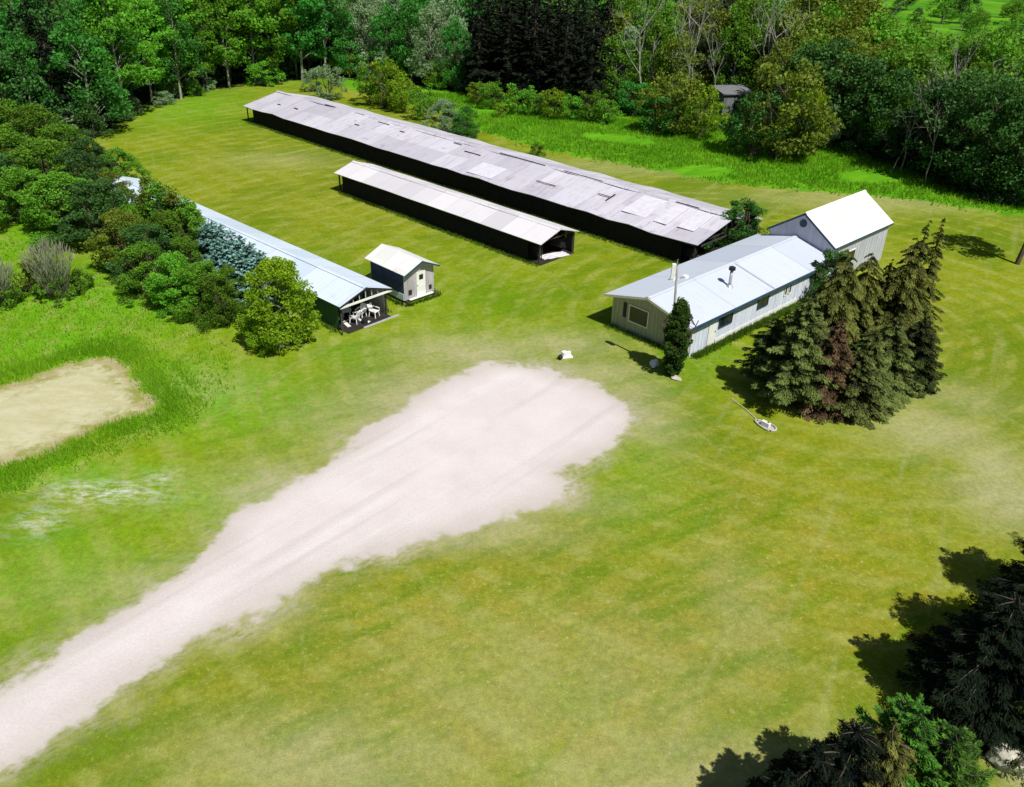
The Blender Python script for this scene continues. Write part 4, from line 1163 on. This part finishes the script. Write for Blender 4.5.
# far wood beyond the right-hand field and behind the rest
for i in range(110):
    x = random.uniform(-120, 60) if i < 30 else random.uniform(90, 230); y = random.uniform(185, 240) if x < 60 else random.uniform(190, 300)
    plant('far_tree', 'broad', random.choice(['emerald', 'aspen', 'dark_leaf']), 'bark', random.randrange(4), (x, y), random.uniform(12, 17) if x < 60 else random.uniform(4, 9), 1.3, 'distant broadleaf tree beyond the first wood', 'tree', 'distant trees beyond the wood')

# understorey along the edge
UL = {}
for i in range(130):
    px = random.uniform(-20, 1060); by = base_y(px)
    x, y = G(px, by - random.uniform(-1, 9))
    if 120 < px < 345: mt, H, lab, kd = random.choice(['aspen', 'dark_leaf', 'willow']), random.uniform(1.5, 3.8), 'low bush at the foot of the pale stemmed aspens', 'bush'
    elif px < 120: mt, H, lab, kd = random.choice(['emerald', 'dark_leaf', 'willow']), random.uniform(2, 4.5), 'blue green bush under the dark trees at the left', 'bush'
    elif px < 470: mt, H, lab, kd = random.choice(['willow', 'yellow', 'aspen', 'aspen']), random.uniform(2.5, 5), 'leafy willow bush behind the middle of the long barn', 'willow'
    elif px < 620: mt, H, lab, kd = random.choice(['yellow', 'aspen', 'hedge', 'olive']), random.uniform(2, 4.2), 'mixed green bush at the foot of the black spruces', 'willow'
    elif px < 830: mt, H, lab, kd = random.choice(['olive', 'hedge', 'emerald', 'olive']), random.uniform(2.5, 4.5), 'olive bush at the back of the meadow', 'willow'
    else: mt, H, lab, kd = random.choice(['dark_leaf', 'black_leaf', 'black_leaf']), random.uniform(2, 4), 'bush with shade-dark leaves at the edge of the right wood', 'bush'
    if 690 < px < 765: continue
    plant('edge_bush', kd, mt, 'bark', random.randrange(4), (x, y), H, random.uniform(.9, 1.4), lab, 'bush', 'bushes along the edge of the wood')
for (px, py, tp, mt) in [(476, 104, 84, 'yellow'), (490, 108, 82, 'aspen'), (506, 111, 92, 'yellow'), (520, 114, 84, 'aspen'), (536, 116, 94, 'hedge'), (552, 119, 90, 'yellow'), (570, 120, 96, 'aspen'), (588, 121, 92, 'hedge'), (606, 124, 100, 'aspen'), (500, 118, 104, 'yellow')]:
    put(px, py, tp, 'willow', mt, 'light green leafy bush in the row before the black spruces', 1.25, 'edge_bush', 'bush', group='light bushes before the black spruces')
# bushes one can pick out
put(330, 100, 66, 'willow', 'willow', 'silvery willow bush at the far end of the long barn', 1.1, 'willow_bush', 'bush')
put(312, 92, 70, 'willow', 'willow', 'smaller silvery willow bush left of the barn ridge end', 1.0, 'willow_bush', 'bush')
put(385, 108, 62, 'willow', 'yellow', 'yellow green willow bush on the grass strip behind the barn', 1.0, 'willow_bush', 'bush')
put(404, 112, 74, 'willow', 'yellow', 'second yellow green willow bush right on the barn edge', 1.0, 'willow_bush', 'bush')
put(372, 104, 60, 'willow', 'aspen', 'fresh green willow bush farthest left on the strip behind the barn', .9, 'willow_bush', 'bush')
put(424, 120, 84, 'willow', 'hedge', 'mid green bush touching the back eave of the long barn', .9, 'willow_bush', 'bush')
put(446, 134, 100, 'nearbush', 'willow', 'rounded grey green bush hugging the back eave of the long barn', 1.2, 'round_bush', 'bush')
put(466, 138, 108, 'nearbush', 'emerald', 'rounded dark green bush hugging the back eave of the long barn', 1.0, 'round_bush', 'bush')
put(537, 156, 143, 'bush', 'hedge', 'tiny bush peeping over the back eave of the long barn', 1.4, 'round_bush', 'bush')
put(672, 134, 76, 'willow', 'olive', 'tall olive bush left of the derelict hut', 1.2, 'willow_bush', 'bush')
put(700, 138, 84, 'willow', 'yellow', 'yellow green bush right in front of the derelict hut', .95, 'willow_bush', 'bush')
put(654, 132, 98, 'bush', 'emerald', 'low dark green bush at the meadow edge left of the hut', 1.2, 'willow_bush', 'bush')
put(775, 158, 66, 'willow', 'olive', 'tallest yellow olive bush standing at the back of the meadow', 1.1, 'willow_bush', 'bush')
put(794, 158, 88, 'willow', 'yellow', 'yellow bush leaning on the tallest olive bush', .8, 'willow_bush', 'bush')
put(752, 156, 96, 'willow', 'dark_leaf', 'dark bush at the left of the tallest olive bush', 1.1, 'willow_bush', 'bush')
put(818, 150, 104, 'willow', 'willow', 'grey green bush at the right of the tallest olive bush', .8, 'willow_bush', 'bush')
for (px, py, tp) in [(643, 112, 12), (662, 108, 4), (691, 112, 2), (708, 124, 50), (748, 112, 10), (680, 118, 40), (722, 96, 6), (900, 172, 90), (892, 172, 120), (925, 184, 118)]:
    put(px, py, tp, 'bare', 'olive', 'pale bare trunk rising from the olive bushes' if px < 800 else 'pale bare trunk in the darkest part of the right wood', 1.0, 'bare_tree', 'tree', 'pale_bark', 'bare pale trunks in the wood')


# ------------------------------------------------------------------ grasses
def blades(name, P, h, wd, mat, label, seed, per=5, spread=.25, lean=.35):
    r = np.random.default_rng(seed); n = len(P) * per; k = np.repeat(np.arange(len(P)), per)
    B = np.zeros((n, 3)); B[:, :2] = P[k] + r.normal(0, spread, (n, 2))
    hh_ = h * r.uniform(.5, 1.25, n); D = unit(np.stack([r.normal(0, lean, n), r.normal(0, lean, n), np.ones(n)], -1))
    a = r.uniform(0, 2 * PI, n); U = np.stack([np.cos(a), np.sin(a), np.zeros(n)], -1); wv_ = wd * r.uniform(.6, 1.3, n)
    V = np.stack([B - U * wv_[:, None] / 2, B + U * wv_[:, None] / 2, B + D * hh_[:, None]], 1).reshape(-1, 3)
    tn = np.clip(.4 + .3 * np.sin(P[k][:, 0] * .5) * np.sin(P[k][:, 1] * .4) + r.normal(0, .2, n), 0, 1)
    o = link(name, mesh_quads(name, V, np.arange(len(V)).reshape(-1, 3), tn), M[mat]); tag(o, label, 'grass', kind='stuff'); return o


def scatter(poly, n, lo=-99, hi=0, seed=0, ypow=1):
    r = np.random.default_rng(seed); mn, mx = poly.min(0) - max(0, hi), poly.max(0) + max(0, hi)
    P = r.uniform(mn, mx, (n, 2)); s = sdf(poly, P[:, 0], P[:, 1]); P = P[(s > lo) & (s < hi)]
    return P


P = scatter(MEADOW, 52000, -200, 1.6, 5); P = P[(P[:, 1] < 140)]; P = P[(sdf(MEADOW, P[:, 0], P[:, 1]) < np.random.default_rng(2).normal(-.6, .8, len(P))) & (np.sin(P[:, 0] * .31 + 2 * np.sin(P[:, 1] * .17)) + np.sin(P[:, 1] * .43) > -1.3)]
blades('meadow_grass', P, .45, .16, 'grass', 'tall emerald grass of the meadow behind the long barn', 6, 5, .35)
P = scatter(POND, 9000, .0, 1.6, 7)
P2 = scatter(POND, 7000, .2, 2.8, 8); P2 = P2[(np.sin(P2[:, 0] * .9) + np.sin(P2[:, 1] * 1.3 + P2[:, 0] * .5) > .1)]
blades('reeds', np.concatenate([P, P2]), .55, .05, 'reed', 'green reeds and rank grass around the dry pond bed', 9, 5, .25, .4)
P = scatter(LUSH, 9000, -99, 0, 12); P = P[(sdf(POND, P[:, 0], P[:, 1]) > .4)]
blades('rank_grass', P, .28, .06, 'grass', 'rank bright grass between the hedgerow and the pond', 13, 4, .3, .4)

# uncut grass against the walls
def fringe(t, pts, n, seed, depth=.35):
    r = np.random.default_rng(seed); out = []
    for (a, b) in pts:
        for _ in range(n):
            u = r.uniform(); p = t.matrix_basis @ Vector((a[0] + (b[0] - a[0]) * u, a[1] + (b[1] - a[1]) * u, 0)); out.append((p.x + r.normal(0, depth * .4), p.y + r.normal(0, depth * .4)))
    return out


P = fringe(ht, [((.6, -yh - .3), (19, -yh - .3)), ((1, -yh - .5), (16, -yh - .6))], 900, 1) + fringe(ht, [((.2, -yh), (.2, yh))], 260, 2) + fringe(barn, [((.5, 5.5), (71, 5.5)), ((.5, -5.6), (71, -5.6))], 1500, 3, .3) \
    + fringe(med, [((.3, 2.5), (28, 2.5))], 800, 4, .3) + fringe(lt, [((0, 2.4), (20, 2.4)), ((0, -2.5), (38, -2.5))], 500, 5) + fringe(st, [((.2, 1.8), (4.7, 1.8)), ((-.1, -1.7), (-.1, 1.7)), ((.2, -1.8), (4.7, -1.8))], 130, 6, .25)
blades('uncut_grass', np.array(P), .28, .04, 'hedge', 'uncut grass fringe along the walls of the house and the sheds', 31, 5, .08)

print('trees', nT, 'objects', len(bpy.data.objects))
